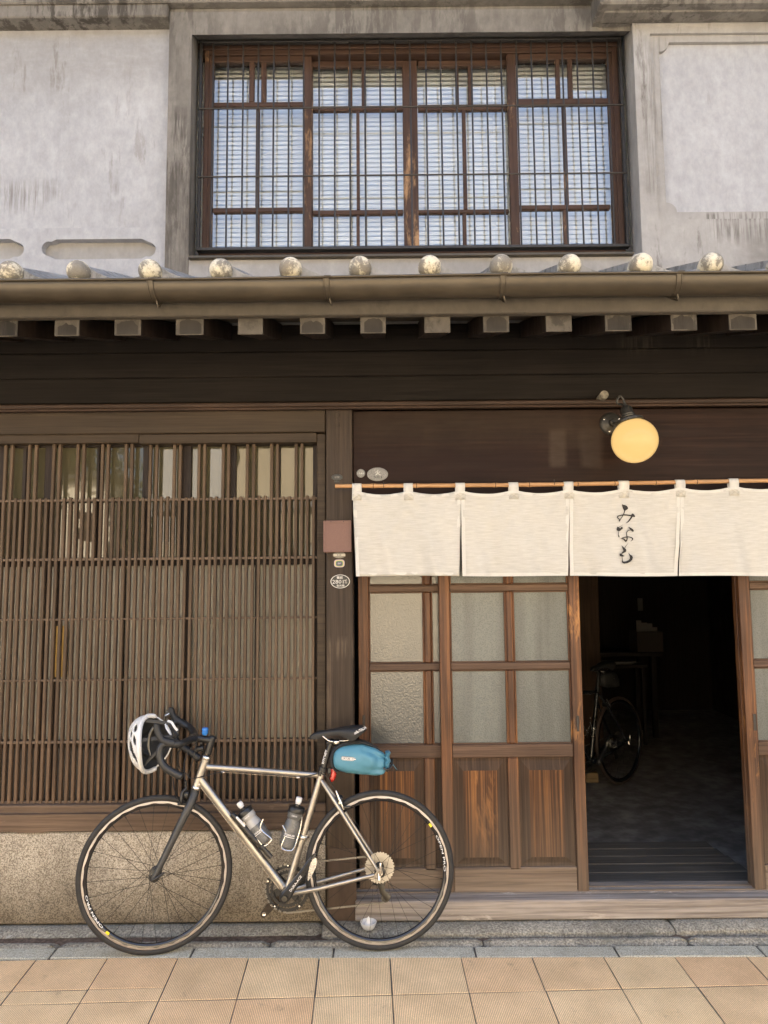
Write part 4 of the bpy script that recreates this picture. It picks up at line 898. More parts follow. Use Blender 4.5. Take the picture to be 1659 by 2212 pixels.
def make_bicycle(M, mt, label, steer, name='bicycle', detail=True):
    root = bpy.data.objects.new(name, None); COL.objects.link(root); root.matrix_world = M; root.empty_display_size = .1; WL[root.name] = Vector((0, 0, 0))
    tag(root, label, 'bicycle', 'bicycles at the shop')
    bl = lambda mb, nm, m_, ang=50, par=None: mb.build(nm, m_, par or root, ang, True)
    T = Matrix.Translation
    make_wheel(root, HUBF, False, steer, mt); make_wheel(root, HUBR, True, 0, mt)
    BB = BP(619, 1926); fr = MB(); n = 14
    HT0, HT1 = BP(424.5, 1700), BP(445, 1638); sc = BP(691.5, 1682)
    fr.tube([HT0, HT1], .0185, 16); fr.tube([BP(447, 1656.5), BP(560, 1664.5), BP(694, 1675)], [.0142, .0138, .0135], n)
    fr.tube([BP(433, 1683), BP(612, 1917)], .0178, n); fr.tube([BB, BP(697, 1664)], .0152, n)
    DO = HUBR
    for s_ in (-1, 1):
        cs = [BP(634, 1918, s_*.022), BP(690, 1906, s_*.036), Vector((DO.x-.022, s_*.062, DO.z-.006))]; cs[0] = Vector((cs[0].x, s_*.022, BB.z-.002))
        a_, b_ = Vector((BB.x+.02, s_*.024, BB.z-.001)), Vector((DO.x-.024, s_*.062, DO.z-.008))
        fr.tube([a_, a_.lerp(b_, .35)+Vector((0, s_*.01, -.002)), b_], [.0105, .0098, .008], 10)
        a_, b_ = Vector((sc.x+.006, s_*.016, sc.z-.006)), Vector((DO.x-.012, s_*.062, DO.z+.012))
        fr.tube([a_, a_.lerp(b_, .3)+Vector((.004, s_*.014, 0)), b_], [.0088, .0088, .007], 10)
        fr.add([(DO.x+px_, s_*.062+py_, DO.z+pz_) for py_ in (-.003, .003) for (px_, pz_) in ((-.026, -.012), (-.006, -.018), (.012, -.006), (.01, .012), (-.006, .018), (-.014, .008))], [tuple(range(6)), tuple(range(6, 12))[::-1]]+[(i, (i+1) % 6, 6+(i+1) % 6, 6+i) for i in range(6)])
    fr.lathe([(.0, -.036), (.019, -.036), (.02, -.03), (.02, .03), (.019, .036), (0, .036)], 18, BB, (0, 1, 0))
    bl(fr, 'frame', mt['frame'])
    ax = (ST1-ST0).normalized()
    for p in (HT0-ax*.003, HT1+ax*.003): bl(MB().lathe([(.019, -.007), (.0212, -.005), (.0212, .004), (.0195, .007)], 18, p, ax), 'headset_cup', M_SILV)
    cl = MB(); cl.lathe([(.0175, -.008), (.0185, -.007), (.0185, .007), (.0175, .008)], 16, BP(654.5, 1808), (BP(697, 1664)-BB)); cl.box(-.004, .012, -.02, -.012, -.006, .006, .002) if False else None
    q = BP(654.5, 1808); cl.tube([q+Vector((.016, -.012, .004)), q+Vector((.022, -.004, -.002))], .006, 8); bl(cl, 'clamp', M_SILV)
    # fork
    fk = MB(); S_ = T(ST0) @ Matrix.Rotation(steer, 4, ax) @ T(-ST0)
    for s_ in (-1, 1):
        pts = [BP(420, 1713), BP(411, 1736), BP(394, 1771), BP(370, 1820), BP(348, 1865), HUBF+Vector((0, 0, 0))]
        ly = [.012, .034, .042, .046, .05, .052]; pts = [Vector((p.x, s_*l, p.z)) for p, l in zip(pts, ly)]
        fk.tube(catmull(pts, 4), [.020-.010*min(1, (i/20.0)) for i in range(21)], 12)
    fk.lathe([(.0, -.006), (.02, -.004), (.019, .006), (.0175, .012)], 16, ST0-ax*.004, ax); fk.xf(S_); bl(fk, 'fork', mt['fork'])
    # steerer, stem, bars
    st = MB(); top = BP(458, 1595); cpt = BP(419, 1594)
    st.tube([BP(447.5, 1629), top+Vector((.001, 0, .003))], .0172, 14); st.tube([BP(456.5, 1599), BP(436, 1596), cpt], [.0175, .0155, .0175], 14); st.lathe([(.0, .012), (.012, .012), (.0172, .006), (.0172, 0)], 14, top, ax)
    st.tube([cpt+Vector((0, -.024, 0)), cpt+Vector((0, .024, 0))], .02, 14); bl(st, 'stem', M_BLK)
    hb = MB(); nb = [(cpt.x, -.02, cpt.z)]
    near = [BP(419, 1595, -.03), BP(408, 1599, -.10), BP(391, 1606, -.165), BP(372, 1607.5, -.188), BP(358, 1606, -.192), BP(348.5, 1613, -.194), BP(345, 1627, -.196), BP(347.5, 1643, -.198), BP(357, 1657, -.2), BP(373, 1668, -.2), BP(392, 1677.5, -.2)]
    cc = catmull(near, 5); rr = [.0155+.0004*sin(i*2.2) for i in range(len(cc))]; hb.tube(cc, rr, 12)
    far = [BP(421, 1592, .03), BP(419, 1583, .10), BP(411, 1572, .165), BP(398, 1564, .188), BP(385, 1559, .192), BP(376, 1565, .194), BP(373, 1579, .196), BP(378, 1596, .198), BP(390, 1610, .2), BP(408, 1622, .2), BP(431, 1639, .2)]
    hb.tube(catmull(far, 5), .0155, 12); bl(hb, 'handlebar', M_TAPE, 60)
    be = MB()
    for p, q in ((near[-1], near[-2]), (far[-1], far[-2])): be.lathe([(.0, .006), (.006, .006), (.014, .003), (.0165, -.004)], 12, p, (p-q))
    bl(be, 'bar_end_plug', M_BLK)
    for (pts, nm) in (([BP(376, 1606, -.19), BP(362, 1603, -.193), BP(350, 1597, -.195), BP(342, 1584, -.195), BP(339, 1570, -.195), BP(340, 1564, -.195)], 'n'), ([BP(402, 1567, .19), BP(390, 1560, .193), BP(379, 1552, .195), BP(372, 1543, .195), BP(370, 1534, .195), BP(371, 1529, .195)], 'f')):
        hd = MB(); hd.tube(catmull(pts, 4), [.0185-.0004*i for i in range(10)]+[.0155-.0002*i for i in range(10)]+[.011], 12); h_ = bl(hd, 'brake_hood', M_HOOD, 60)
        p0 = pts[4]; lv = MB(); lv.tube(catmull([p0+Vector((-.012, 0, -.002)), p0+Vector((-.026, -.002, -.03)), p0+Vector((-.03, -.004, -.075)), p0+Vector((-.018, -.008, -.115))], 4), [.008]*5+[.0065]*5+[.005]*3, 8); bl(lv, 'brake_lever', M_DARKMET, 50, h_)
        if nm == 'f': bl(MB().tube([pts[3]+Vector((-.006, -.016, .004)), pts[3]+Vector((-.026, -.014, -.006))], .009, 8), 'clamp', M_SILV, 50, h_)
    # bell or mount on the stem
    if detail:
        mtb = MB(); c = BP(442.5, 1586, -.012); mtb.lathe([(.0, .028), (.012, .028), (.0155, .022), (.0125, .014), (.0145, .006), (.009, -.004), (0, -.006)], 14, c, (.05, -.1, 1)); bl(mtb, 'mount', M_BLUE)
        c = BP(433, 1617, -.01); bl(MB().tube([c+Vector((-.018, -.01, 0)), c+Vector((.016, -.01, .002))], .012, 12).box(c.x-.004, c.x+.006, -.008, .006, c.z+.008, c.z+.034, .002), 'front_light', M_BLK)
    # cables
    for pts in ([BP(397, 1607, -.15), BP(388, 1622, -.13), BP(384, 1640, -.10), BP(389, 1660, -.05), BP(401, 1670, -.02), BP(412, 1681, -.02), BP(436, 1678, -.022), BP(462, 1671, -.018), BP(481, 1668, -.012)],
                [BP(425, 1600, -.04), BP(421, 1625, -.05), BP(414, 1652, -.045), BP(407, 1676, -.03)], [BP(430, 1598, .04), BP(410, 1620, .05), BP(398, 1650, .03), BP(400, 1690, .0), BP(400, 1716, -.01)],
                [BP(649, 1680, -.012), BP(668, 1676, -.016), BP(692, 1671, -.02), BP(708, 1680, -.018), BP(718, 1696, -.01), BP(725, 1708, -.008)]): bl(MB().tube(catmull(pts, 5), .0024, 6), 'cable', M_CABLE)
    wi = MB(); wi.tube([BP(481, 1668, -.008), BP(644, 1679.5, -.008)], .0011, 5); wi.tube([BP(424, 1688, -.014), BP(603, 1921, -.012)], .0013, 5); bl(wi, 'inner_wire', M_SILV)
    cs_ = MB()
    for p in ((481, 1668), (644, 1679.5)): q = BP(*p, -.008); cs_.tube([q-Vector((.007, 0, -.0005)), q+Vector((.007, 0, -.0005))], .004, 8)
    q = BP(424, 1687, -.012); cs_.tube([q, q+(BP(603, 1921)-BP(424, 1687)).normalized()*.022], .005, 8); bl(cs_, 'cable_stop', M_SILV)
    # brakes
    bk = MB(); c = BP(402, 1716, -.012)
    bk.box(-.018, .016, -.028, .02, -.014, .016, .005).xf(T(c)); bk.tube(catmull([c+Vector((.004, -.02, .03)), c+Vector((-.01, -.03, .012)), c+Vector((-.012, -.036, -.018)), c+Vector((-.014, -.026, -.034))], 4), .007, 8)
    bk.tube(catmull([c+Vector((-.058, -.006, .07)), c+Vector((-.052, -.014, .04)), c+Vector((-.034, -.03, .0)), c+Vector((-.012, -.03, -.032))], 4), [.006]*13, 8, flat=.45)
    bk.tube([c+Vector((.0, -.008, .012)), c+Vector((-.002, -.012, .06))], .006, 8); bk.box(-.03, .026, -.026, -.014, -.046, -.034, .003).xf(T(Vector((0, 0, 0)))) if False else None
    bl(bk, 'front_brake', M_BLK); pd = MB(); pd.box(c.x-.034, c.x+.02, -.024, -.012, c.z-.044, c.z-.032, .003); bl(pd, 'brake_pad', M_BLK)
    bk = MB(); c = BP(733, 1729, -.012); bk.box(-.02, .016, -.024, .022, -.014, .02, .006).xf(T(c)); bk.tube([c+Vector((-.012, -.02, .042)), c+Vector((.004, -.03, .0)), c+Vector((.014, -.028, -.034))], [.0045, .007, .004], 8); rb_ = bl(bk, 'rear_brake', M_BLK)
    bk = MB(); bk.tube([c+Vector((-.014, -.024, .046)), c+Vector((.006, -.034, .0)), c+Vector((.018, -.032, -.028))], [.0035, .0065, .003], 8); bk.lathe([(0, .006), (.006, .005), (.0065, -.005)], 10, c+Vector((.004, -.034, -.004)), (0, -1, 0)); bl(bk, 'arm', M_SILV, 50, rb_)
    bk = MB(); bk.box(c.x-.008, c.x+.05, -.024, -.012, c.z-.034, c.z-.022, .003); bl(bk, 'brake_pad', M_DARKMET)
    # drivetrain
    cr = MB(); PE = BP(679, 1852, -.088); A0 = Vector((BB.x, -.07, BB.z)); d = Vector((PE.x-A0.x, 0, PE.z-A0.z)); ln = d.length; d.normalize(); pn = Vector((-d.z, 0, d.x))
    rings = []
    for (t, hw_, y0, th) in ((-.022, .010, -.066, .014), (-.012, .020, -.064, .02), (.012, .0225, -.064, .022), (.06, .0165, -.07, .018), (.12, .0145, -.078, .014), (ln-.01, .0145, -.082, .013), (ln+.006, .012, -.082, .012), (ln+.013, .005, -.083, .008)):
        c = Vector((BB.x, 0, BB.z))+d*t; rings.append([c+pn*hw_*sx_+Vector((0, y0-th*sy_, 0)) for sx_, sy_ in ((-1, 0), (-1, .7), (-.7, 1), (.7, 1), (1, .7), (1, 0))])
    cr.loft(rings); ck = bl(cr, 'crank', M_BLK, 40)
    cap_ = MB(); cap_.lathe([(.0, .001), (.006, .001), (.0062, .0035), (.011, .0035), (.0125, 0)], 16, Vector((BB.x, -.0865, BB.z)), (0, -1, 0)); bl(cap_, 'cap', M_DARKMET, 40, ck)
    if detail:
        lt = MB(); lettering(lt, 'DURA-ACE', .075, .0095, lambda u, v: Vector((BB.x, -.0955-.0, BB.z))+d*(.077+u)+pn*(-v)*-1+Vector((0, (.0035 if u < 0 else .002)-.0015+(.004 if u < -.025 else 0), 0)), .02); 
        lt.v = [(p[0], -.0972, p[2]) for p in lt.v]; bl(lt, 'lettering', M_WHITE, 0, ck)
    pdl = MB(); pc_ = PE+Vector((-.006, 0, -.028)); pdv = (BP(668, 1884)-BP(681, 1846)).normalized(); pp = Vector((-pdv.z, 0, pdv.x)); rings = []
    for t, w_ in ((-.048, .004), (-.036, .011), (-.01, .013), (.02, .009), (.044, .002)):
        rings.append([pc_+pdv*t+pp*(w_*sx_)+Vector((0, -.012-.062*sy_, 0)) for sx_, sy_ in ((-1, 0), (1, 0), (1, 1), (-1, 1))])
    pdl.loft(rings); pdl.tube([PE+Vector((0, .01, 0)), PE+Vector((0, -.06, 0))], .0075, 10); bl(pdl, 'pedal', M_SILV, 30)
    c2 = MB(); FE = BP(570, 1974, .085); d2 = Vector((FE.x-BB.x, 0, FE.z-BB.z)); l2 = d2.length; d2.normalize(); p2 = Vector((-d2.z, 0, d2.x)); rings = []
    for (t, hw_, y0) in ((0, .02, .062), (.06, .019, .068), (l2-.01, .016, .08), (l2+.008, .013, .08), (l2+.015, .006, .08)):
        rings.append([Vector((BB.x, 0, BB.z))+d2*t+p2*hw_*sx_+Vector((0, y0+.013*sy_, 0)) for sx_, sy_ in ((-1, 0), (-1, 1), (1, 1), (1, 0))])
    c2.loft(rings); fc = bl(c2, 'crank', plain_brown, 40)
    ey_ = MB(); ey_.lathe([(.003, 0), (.0075, .0015), (.009, -.001)], 14, Vector((BB.x, .0795, BB.z))+d2*(l2-.002), (0, -1, 0)); bl(ey_, 'pedal_eye', M_SILV, 40, fc)
    cg = MB(); ring_teeth(cg, .1, .083, .043, .046, 50); ring_teeth(cg, .077, .062, .037, .040, 36)
    for i in range(4):
        a_ = .5+i*pi/2+(.25 if i % 2 else -.1); cg.loft([[(r*cos(a_)-w_*sin(a_)*s_, y, r*sin(a_)+w_*cos(a_)*s_) for s_, y in ((-1, .046), (1, .046), (1, .054), (-1, .054))] for r, w_ in ((.012, .016), (.05, .014), (.09, .010))])
    cg.lathe([(.012, .04), (.03, .046), (.03, .056), (.012, .058)], 20, (0, 0, 0), (0, 1, 0)); cg.xf(T(Vector((BB.x, 0, BB.z)))); bl(cg, 'chainring', M_BLK, 30)
    bo = MB()
    for i in range(5):
        a_ = .3+i*2*pi/5; bo.lathe([(0, .001), (.004, 0), (.0042, -.003)], 8, Vector((BB.x+.092*cos(a_), .0425, BB.z+.092*sin(a_))), (0, -1, 0))
    bl(bo, 'bolts', M_SILV)
    cas = MB()
    for i, r in enumerate((.066, .058, .051, .045, .040, .036, .033, .030, .028, .026)): ring_teeth(cas, r, max(.014, r-.026 if i == 0 else r-.016), .012+i*.0037, .0137+i*.0037, max(11, int(r*480)), .0042)
    cas.xf(T(HUBR)); bl(cas, 'cassette', M_SPROC, 30)
    ch = MB()
    def run(p, q):
        L_ = (q-p).length; n_ = int(L_/.0127); t = (q-p).normalized(); u_ = Vector((-t.z, 0, t.x))
        for i in range(n_):
            c = p+t*(L_*(i+.5)/n_); w_ = .0034 if i % 2 else .0026; a_ = .0062
            ch.add([c+t*(a_*sx_)+u_*(.0042*sz_)+Vector((0, w_*sy_, 0)) for sy_ in (-1, 1) for sx_, sz_ in ((-1, -.7), (-.6, -1), (0, -.6), (.6, -1), (1, -.7), (1, .7), (.6, 1), (0, .6), (-.6, 1), (-1, .7))], [tuple(range(10))[::-1], tuple(range(10, 20))]+[(k, (k+1) % 10, 10+(k+1) % 10, 10+k) for k in range(10)])
    c0 = Vector((BB.x+.012, .0445, BB.z+.098)); c1_ = Vector((HUBR.x-.006, .034, HUBR.z+.045)); run(c0, c1_)
    PU = BP(833, 1939, .055); GU = BP(823, 1907, .05); run(Vector((BB.x-.005, .0445, BB.z-.1)), PU+Vector((-.006, -.008, -.018)))
    for i in range(14):
        a_, b_ = pi/2+i*pi/14, pi/2+(i+1)*pi/14; run(Vector((BB.x+.098*cos(a_), .0445, BB.z+.098*sin(a_))), Vector((BB.x+.098*cos(b_), .0445, BB.z+.098*sin(b_))))
    bl(ch, 'chain', M_CHAIN, 0)
    rd_ = MB(); rd_.tube([HUBR+Vector((.0, .07, -.004)), HUBR+Vector((-.02, .072, -.05)), GU+Vector((-.035, .012, .004))], [.009, .013, .012], 10); rd_.tube([GU+Vector((-.035, .012, .004)), GU+Vector((0, .012, -.004))], .014, 10)
    for y in (-.006, .008): rd_.tube([GU+Vector((-.004, y, .004)), (GU+PU)/2+Vector((-.004, y, -.006)), PU+Vector((.014, y, -.004))], [.012, .012, .014], 8, flat=.25, up=(0, 1, 0))
    for p in (GU, PU): rd_.lathe([(.004, -.003), (.02, -.003), (.02, .003), (.004, .003)], 11, p, (0, 1, 0))
    bl(rd_, 'derailleur', M_DARKMET, 40)
    # seat post, saddle
    sp = MB(); sp.tube([BP(697, 1664), BP(716, 1600)], .0135, 14); sp.tube([BP(706, 1605), BP(716, 1602), BP(732, 1610)], [.012, .016, .010], 10); spo = bl(sp, 'seat_post', M_BLK)
    if detail:
        lt = MB(); a_, b_ = BP(698.5, 1650), BP(707, 1618); t = (b_-a_).normalized(); u_ = Vector((t.z, 0, -t.x)); lettering(lt, 'RITCHEY', .062, .013, lambda u, v: (a_+b_)/2+t*u-u_*v*1.0+Vector((-.001, -.0139+abs(v)*.3, 0)), .03); bl(lt, 'lettering', M_WHITE, 0, spo)
    co = MB(); co.lathe([(.0155, -.012), (.0205, -.011), (.0205, .008), (.0165, .011)], 16, BP(697.5, 1662), (BP(716, 1600)-BP(697, 1664))); co.box(-.012, .012, -.034, -.012, -.01, .01, .003).xf(T(BP(706, 1664))) if False else None
    co.tube([BP(690, 1676, -.014), BP(694, 1662, -.014)], .008, 8); bl(co, 'seat_collar', M_BLK)
    sr = MB()
    for y in (-.022, .022): sr.tube(catmull([BP(697, 1590, y), BP(705, 1596.5, y), BP(714, 1601.5, y), BP(732, 1600.5, y), BP(750, 1599.5, y), BP(764, 1594, y)], 4), .0036, 8)
    bl(sr, 'saddle_rail', M_SILV); sk_ = MB(); c = BP(726.5, 1602.5); sk_.box(c.x-.016, c.x+.018, -.03, .03, c.z-.012, c.z+.01, .005); bl(sk_, 'saddle_clamp', M_DARKMET)
    sk_ = MB(); sk_.lathe([(0, .006), (.006, .005), (.0065, -.004)], 10, c+Vector((0, -.031, 0)), (0, -1, 0)); sk_.tube([c+Vector((-.01, -.032, .004)), c+Vector((.012, -.032, .004))], .005, 8); bl(sk_, 'bolts', M_SILV)
    sd = MB(); rings = []
    prof = [(668, 1593.5, 1596, .004), (670, 1589, 1597, .014), (676, 1583.5, 1597, .02), (686, 1579.5, 1596.5, .022), (700, 1577, 1593, .024), (716, 1574.5, 1588.5, .03), (733, 1571.5, 1588, .042), (748, 1568.5, 1594, .055), (757, 1567.2, 1600.5, .062), (764, 1566.5, 1600, .067), (774, 1566, 1591, .069), (783, 1566.6, 1584, .064), (789, 1569.5, 1579, .052), (791.5, 1573, 1575.5, .03)]
    for (px, t, b_, w_) in prof:
        zt_, zb_ = BP(px, t, 0).z, BP(px, b_, -w_*.6).z; x = BP(px, (t+b_)/2, 0).x
        rings.append([(x, w_*cx_, zb_+(zt_-zb_)*cz_) for cx_, cz_ in ((0, 1), (.35, .985), (.7, .93), (.92, .8), (1, .6), (1, .3), (.92, 0), (.7, .35), (.35, .5), (0, .55), (-.35, .5), (-.7, .35), (-.92, 0), (-1, .3), (-1, .6), (-.92, .8), (-.7, .93), (-.35, .985))])
    sd.loft(rings); sdo = bl(sd, 'saddle', M_SADL, 70)
    if detail:
        lt = MB(); a_, b_ = BP(765.5, 1584, -.075), BP(790.5, 1572, -.075); t = (b_-a_); t.y = 0; t.normalize(); u_ = Vector((-t.z, 0, t.x))
        def sf(u, v):
            p = (a_+b_)/2+t*u+u_*v; f = (u+.03)/.06; p.y = -.0705+.028*max(0, f-.45)**1.6*2; return p
        lettering(lt, 'selle ITALIA', .058, .0125, sf, .02); bl(lt, 'lettering', M_WHITE, 0, sdo)
        tl = MB(); tl.tube(catmull([BP(719.5, 1659), BP(721, 1668), BP(719.5, 1678), BP(714.5, 1688)], 4), [.009]+[.0125]*10+[.009, .006], 12); tlo = bl(tl, 'tail_light', M_RED, 60)
        bl(MB().box(-.008, .010, -.006, .006, -.014, .012, .003).xf(T(BP(711, 1664))), 'clip', M_BLK, 40, tlo)
    # bottle cages
    for pts in ([(494, 1762), (504, 1776), (545, 1803), (560, 1822), (569, 1827), (576, 1826), (585, 1817), (584, 1811), (567, 1795), (563, 1786), (569, 1771)], [(652, 1764), (650, 1782), (640, 1820), (634, 1834), (628, 1838), (614, 1836), (608, 1829), (612, 1816), (618, 1803), (615, 1792), (610, 1783)]):
        cgm = MB()
        if pts[0][0] < 600: pts = [(526, 1775), (537, 1794), (555, 1813), (567, 1826), (575, 1826), (585, 1817), (585, 1811), (567, 1796), (562.5, 1786), (569, 1769)]
        for s_ in (-1, 1): cgm.tube(catmull([BP(x, y, s_*.031) if i > 1 else BP(x, y, s_*.02) for i, (x, y) in enumerate(pts)], 4), .0031, 7)
        bl(cgm, 'bottle_cage', M_SILV)
    return root
plain_brown = wood('worn_crank', (.03, .022, .016), (.05, .036, .024), (.09, .065, .045), 'x', .4, 60, 20, (.7, 1.3), .1)
MT1 = dict(tyre=M_RUB, rim=M_RIM, track=M_TRACK, hub=M_BLK, spoke=M_SPOKE, frame=M_TI, fork=M_CARB, decal=True)
MT2 = dict(tyre=M_BROWNT, rim=M_RIM, track=None, hub=M_BLK, spoke=M_SPOKE, frame=M_GLOSSB, fork=M_GLOSSB, decal=False)
bike = make_bicycle(MB1, MT1, 'titanium road bicycle leaning on the shopfront, white helmet on its black drop bars', radians(9))
r2 = atz(1345, 1694, .004)
ex2 = Vector((cos(radians(41)), sin(radians(41)), 0))
bike2 = make_bicycle(bike_matrix(r2-ex2, r2, radians(2.5)), MT2, 'black bicycle standing in the dark entrance behind the open door', 0.0, detail=False)
# ============================================================ things on the bicycle
def MBW(mb): return mb.xf(MB1)                     # bicycle coordinates -> world
M_SMOKE = plain('smoky_bottle', (.115, .115, .112), .28, 0, .12, 14, spec=.5, coat=.2)
M_SMOKE2 = plain('clear_grey_bottle', (.36, .355, .34), .3, 0, .12, 14, spec=.5, coat=.2)
M_CLEAR = plain('clear_nozzle', (.72, .71, .69), .25, 0, .05, 30)
M_DOTS = plain('dot_print', (.35, .34, .32), .5, 0, .05, 30)
def bottle(name, pb, pt, label, upper, text_top):
    a_, b_ = BP(*pb), BP(*pt); ax = (b_-a_).normalized(); s = (b_-a_).length/.178
    w0 = MB1 @ a_; r = empty(name, w0, label, 'water bottle', 'water bottles on the bicycle')
    q = MB1.to_3x3() @ Vector((0, 0, 1)).rotation_difference(ax).to_matrix(); X = q.to_4x4(); X.translation = w0
    P = lambda prof, nm, m_, par=r: MB().lathe([(x*s, y*s) for x, y in prof], 28).xf(X).build(nm, m_, par, 50)
    P([(0, 0), (.026, .0), (.033, .006), (.0355, .018), (.0358, .07), (.0345, .085)], 'body', M_SMOKE)
    P([(.0345, .0852), (.033, .096), (.030, .108), (.0285, .118), (.0288, .1195)], 'shoulder', upper)
    P([(.0288, .1197), (.0325, .123), (.0328, .1455)], 'collar', upper)
    P([(.034, .144), (.0345, .147), (.0345, .162), (.031, .1665), (.012, .169), (.0115, .178)], 'cap', M_BLK)
    P([(.0112, .176), (.0112, .184), (.0135, .186), (.0128, .203), (.0095, .205), (.0, .2055)], 'nozzle', M_CLEAR)
    # print on the side that faces the street
    side = (MB1.to_3x3() @ Vector((0, -1, 0))); side = (side-(q @ Vector((0, 0, 1)))*side.dot(q @ Vector((0, 0, 1)))).normalized(); A = q @ Vector((0, 0, 1)); U = A.cross(side)*-1
    if U.x < 0: U = -U
    def onside(R, h): return lambda u, v: w0+A*(h+v)*s+(side*cos(u/R)+U*sin(u/R))*(R+.0006)*s
    lt = MB(); lettering(lt, 'PODIUM', .044, .0075, onside(.0358, .058), .02); lt.build('lettering', M_WHITE, r, 0, fix=False)
    lt = MB(); lettering(lt, 'CAMELBAK', .024, .0055, onside(.0329, .134), .02); lt.build('lettering', M_WHITE, r, 0, fix=False)
    st = MB(); f = onside(.0358, .050); st.add([f(u, v) for v in (-.0012, .0012) for u in [-.024+.004*i for i in range(13)]], [(i, i+1, 14+i, 13+i) for i in range(12)]); st.build('stripe', M_WHITE, r, 0, fix=False)
    dt = MB()
    for i in range(9):
        for k in range(6):
            f = onside(.0358, .014+k*.0055); u = -.02+i*.005+(k % 2)*.0025; dt.add([f(u+.0009*cos(a_), .0009*sin(a_)) for a_ in (0, 1.57, 3.14, 4.71)], [(0, 1, 2, 3)])
    d_ = dt.build('dots', M_DOTS, r, 0, fix=False); d_['kind'] = 'stuff'
    return r
bottle('water_bottle', (575, 1818), (523, 1744), 'grey water bottle lying along the down tube, with clear silver-grey shoulders', M_SMOKE2, True)
bottle('water_bottle', (619, 1831), (643.5, 1736), 'dark smoky water bottle standing upright along the seat tube', M_SMOKE, True)
pa, pb_ = BP(511, 1769, -.026), BP(587, 1853, -.026); wa, wb_ = MB1 @ pa, MB1 @ pb_; A = (wb_-wa).normalized()
pump = empty('bicycle_pump', wa, 'slim dark hand pump clipped along the down tube below the grey bottle', 'pump')
Lp = (wb_-wa).length
MB().lathe([(0, 0), (.0105, .001), (.0105, Lp*.5), (.0118, Lp*.51), (.0118, Lp*.62), (.0105, Lp*.63), (.0105, Lp-.002), (0, Lp)], 14, wa, A).build('barrel', plain('pump_grey', (.05, .046, .04), .35, .4, .1, 30), pump)
hp = MB().lathe([(0, -.03), (.011, -.029), (.012, -.02), (.0118, .0)], 14, wa, A); hp.build('head', M_BLK, pump)
MB().box(-.005, .005, -.004, .004, -.028, .028, .003).xf(Matrix.Translation(wa+A*.018+Vector((.008, -.014, .006))) @ Vector((0, 0, 1)).rotation_difference(A).to_matrix().to_4x4()).build('lever', M_WHITE, pump)
for t in (.45, .72): MB().lathe([(.0125, -.007), (.0138, -.006), (.0138, .006), (.0125, .007)], 14, wa+A*Lp*t, A).build('clip', M_BLK, pump)
# saddle bag
M_BAG = plain('blue_bag_fabric', (.08, .235, .325), .48, 0, .1, 7, .06, obj=False, spec=.4)
M_BAGD = plain('black_bag_fabric', (.03, .03, .029), .6, 0, .2, 60, .1, obj=False)
bag = empty('saddle_bag', MB1 @ BP(775, 1672, 0), 'blue roll-top saddle bag hanging under the black saddle', 'saddle bag')
from mathutils.noise import noise as pnoise
def bagloft(spec, n=28, wr=0.0, ex=2.6):
    rings = []
    for (px, t, b_, hw_) in spec:
        zt_, zb_ = BP(px, t, 0), BP(px, b_, 0); x = (zt_.x+zb_.x)/2; zc, hz_ = (zt_.z+zb_.z)/2, (zt_.z-zb_.z)/2; ring = []
        for k in range(n):
            a_ = 2*pi*k/n; c, s_ = cos(a_), sin(a_); e = 2/ex
            y = hw_*math.copysign(abs(c)**e, c); z = hz_*math.copysign(abs(s_)**e, s_)
            w_ = wr*max(.12, (px-755)/60) if wr else 0
            q = pnoise(Vector((x*22, y*40, z*30)))*w_+pnoise(Vector((x*9, z*16, 5)))*w_*1.3
            cz_ = max(0, (px-772)/55)*(.10*cos(6*a_+1.0+px*.03)+.05*cos(11*a_)) if wr else 0; ring.append((x, y*(1+q*6+cz_), zc+z*(1+q*3+cz_*.7)))
        rings.append(ring)
    return rings
def dense(spec, n=4):
    out = []
    for i in range(len(spec)-1):
        for k in range(n): t = k/n; out.append(tuple(p+(q-p)*t for p, q in zip(spec[i], spec[i+1])))
    return out+[spec[-1]]
body = [(719.5, 1632, 1648, .022), (722, 1622, 1656, .038), (727, 1615.5, 1661, .047), (736, 1610.5, 1665, .052), (748, 1607.5, 1668.5, .055), (765, 1605.5, 1671, .057), (782, 1605.5, 1672.5, .056), (797, 1609, 1672.5, .052), (810, 1615, 1672, .046), (820, 1621.5, 1671.5, .038), (828, 1626, 1669, .028), (832, 1630, 1664, .02)]
mbag = MB().loft(bagloft(dense(body, 6), 48, .05)); MBW(mbag).build('body', M_BAG, bag, 80)
top = [(717, 1628, 1650, .015), (719, 1622, 1658, .035), (724, 1612, 1664, .046), (733, 1607.5, 1660, .04), (760, 1602.5, 1630, .035), (785, 1602, 1620, .028), (806, 1611, 1624, .02), (824, 1621, 1630, .012)]
edge = MB()
pts = [(729.5, 1666.5), (721, 1657), (717.5, 1648), (717, 1637), (720, 1624), (727, 1614.5), (738, 1608.5), (752, 1605.2), (768, 1602.8), (784, 1602.8), (800, 1608.5), (815, 1617), (826, 1624.5)]
edge.tube(catmull([BP(x, y, 0) for x, y in pts], 4), [.028 if i < 4 else (.036 if i < 34 else max(.012, .036-.0019*(i-34))) for i in range(49)], 12, flat=.28, up=(1, 0, 0.3)); MBW(edge).build('back_panel', M_BAGD, bag, 60)
roll = MB(); rings = []
for t in range(15):
    px, py = 836.5+1.5*sin(t*1.1), 1623+t*2.6; c = BP(px, py); r_ = .0125+.0025*sin(t*1.7)+.001*t/3
    rings.append([(c.x+r_*.85*cos(2*pi*k/12), .044*sin(2*pi*k/12)*(1 if t < 12 else .8), c.z+.002*sin(k*1.3+t)) for k in range(12)])
roll.loft(rings); MBW(roll).build('roll_closure', M_BAG, bag, 80)
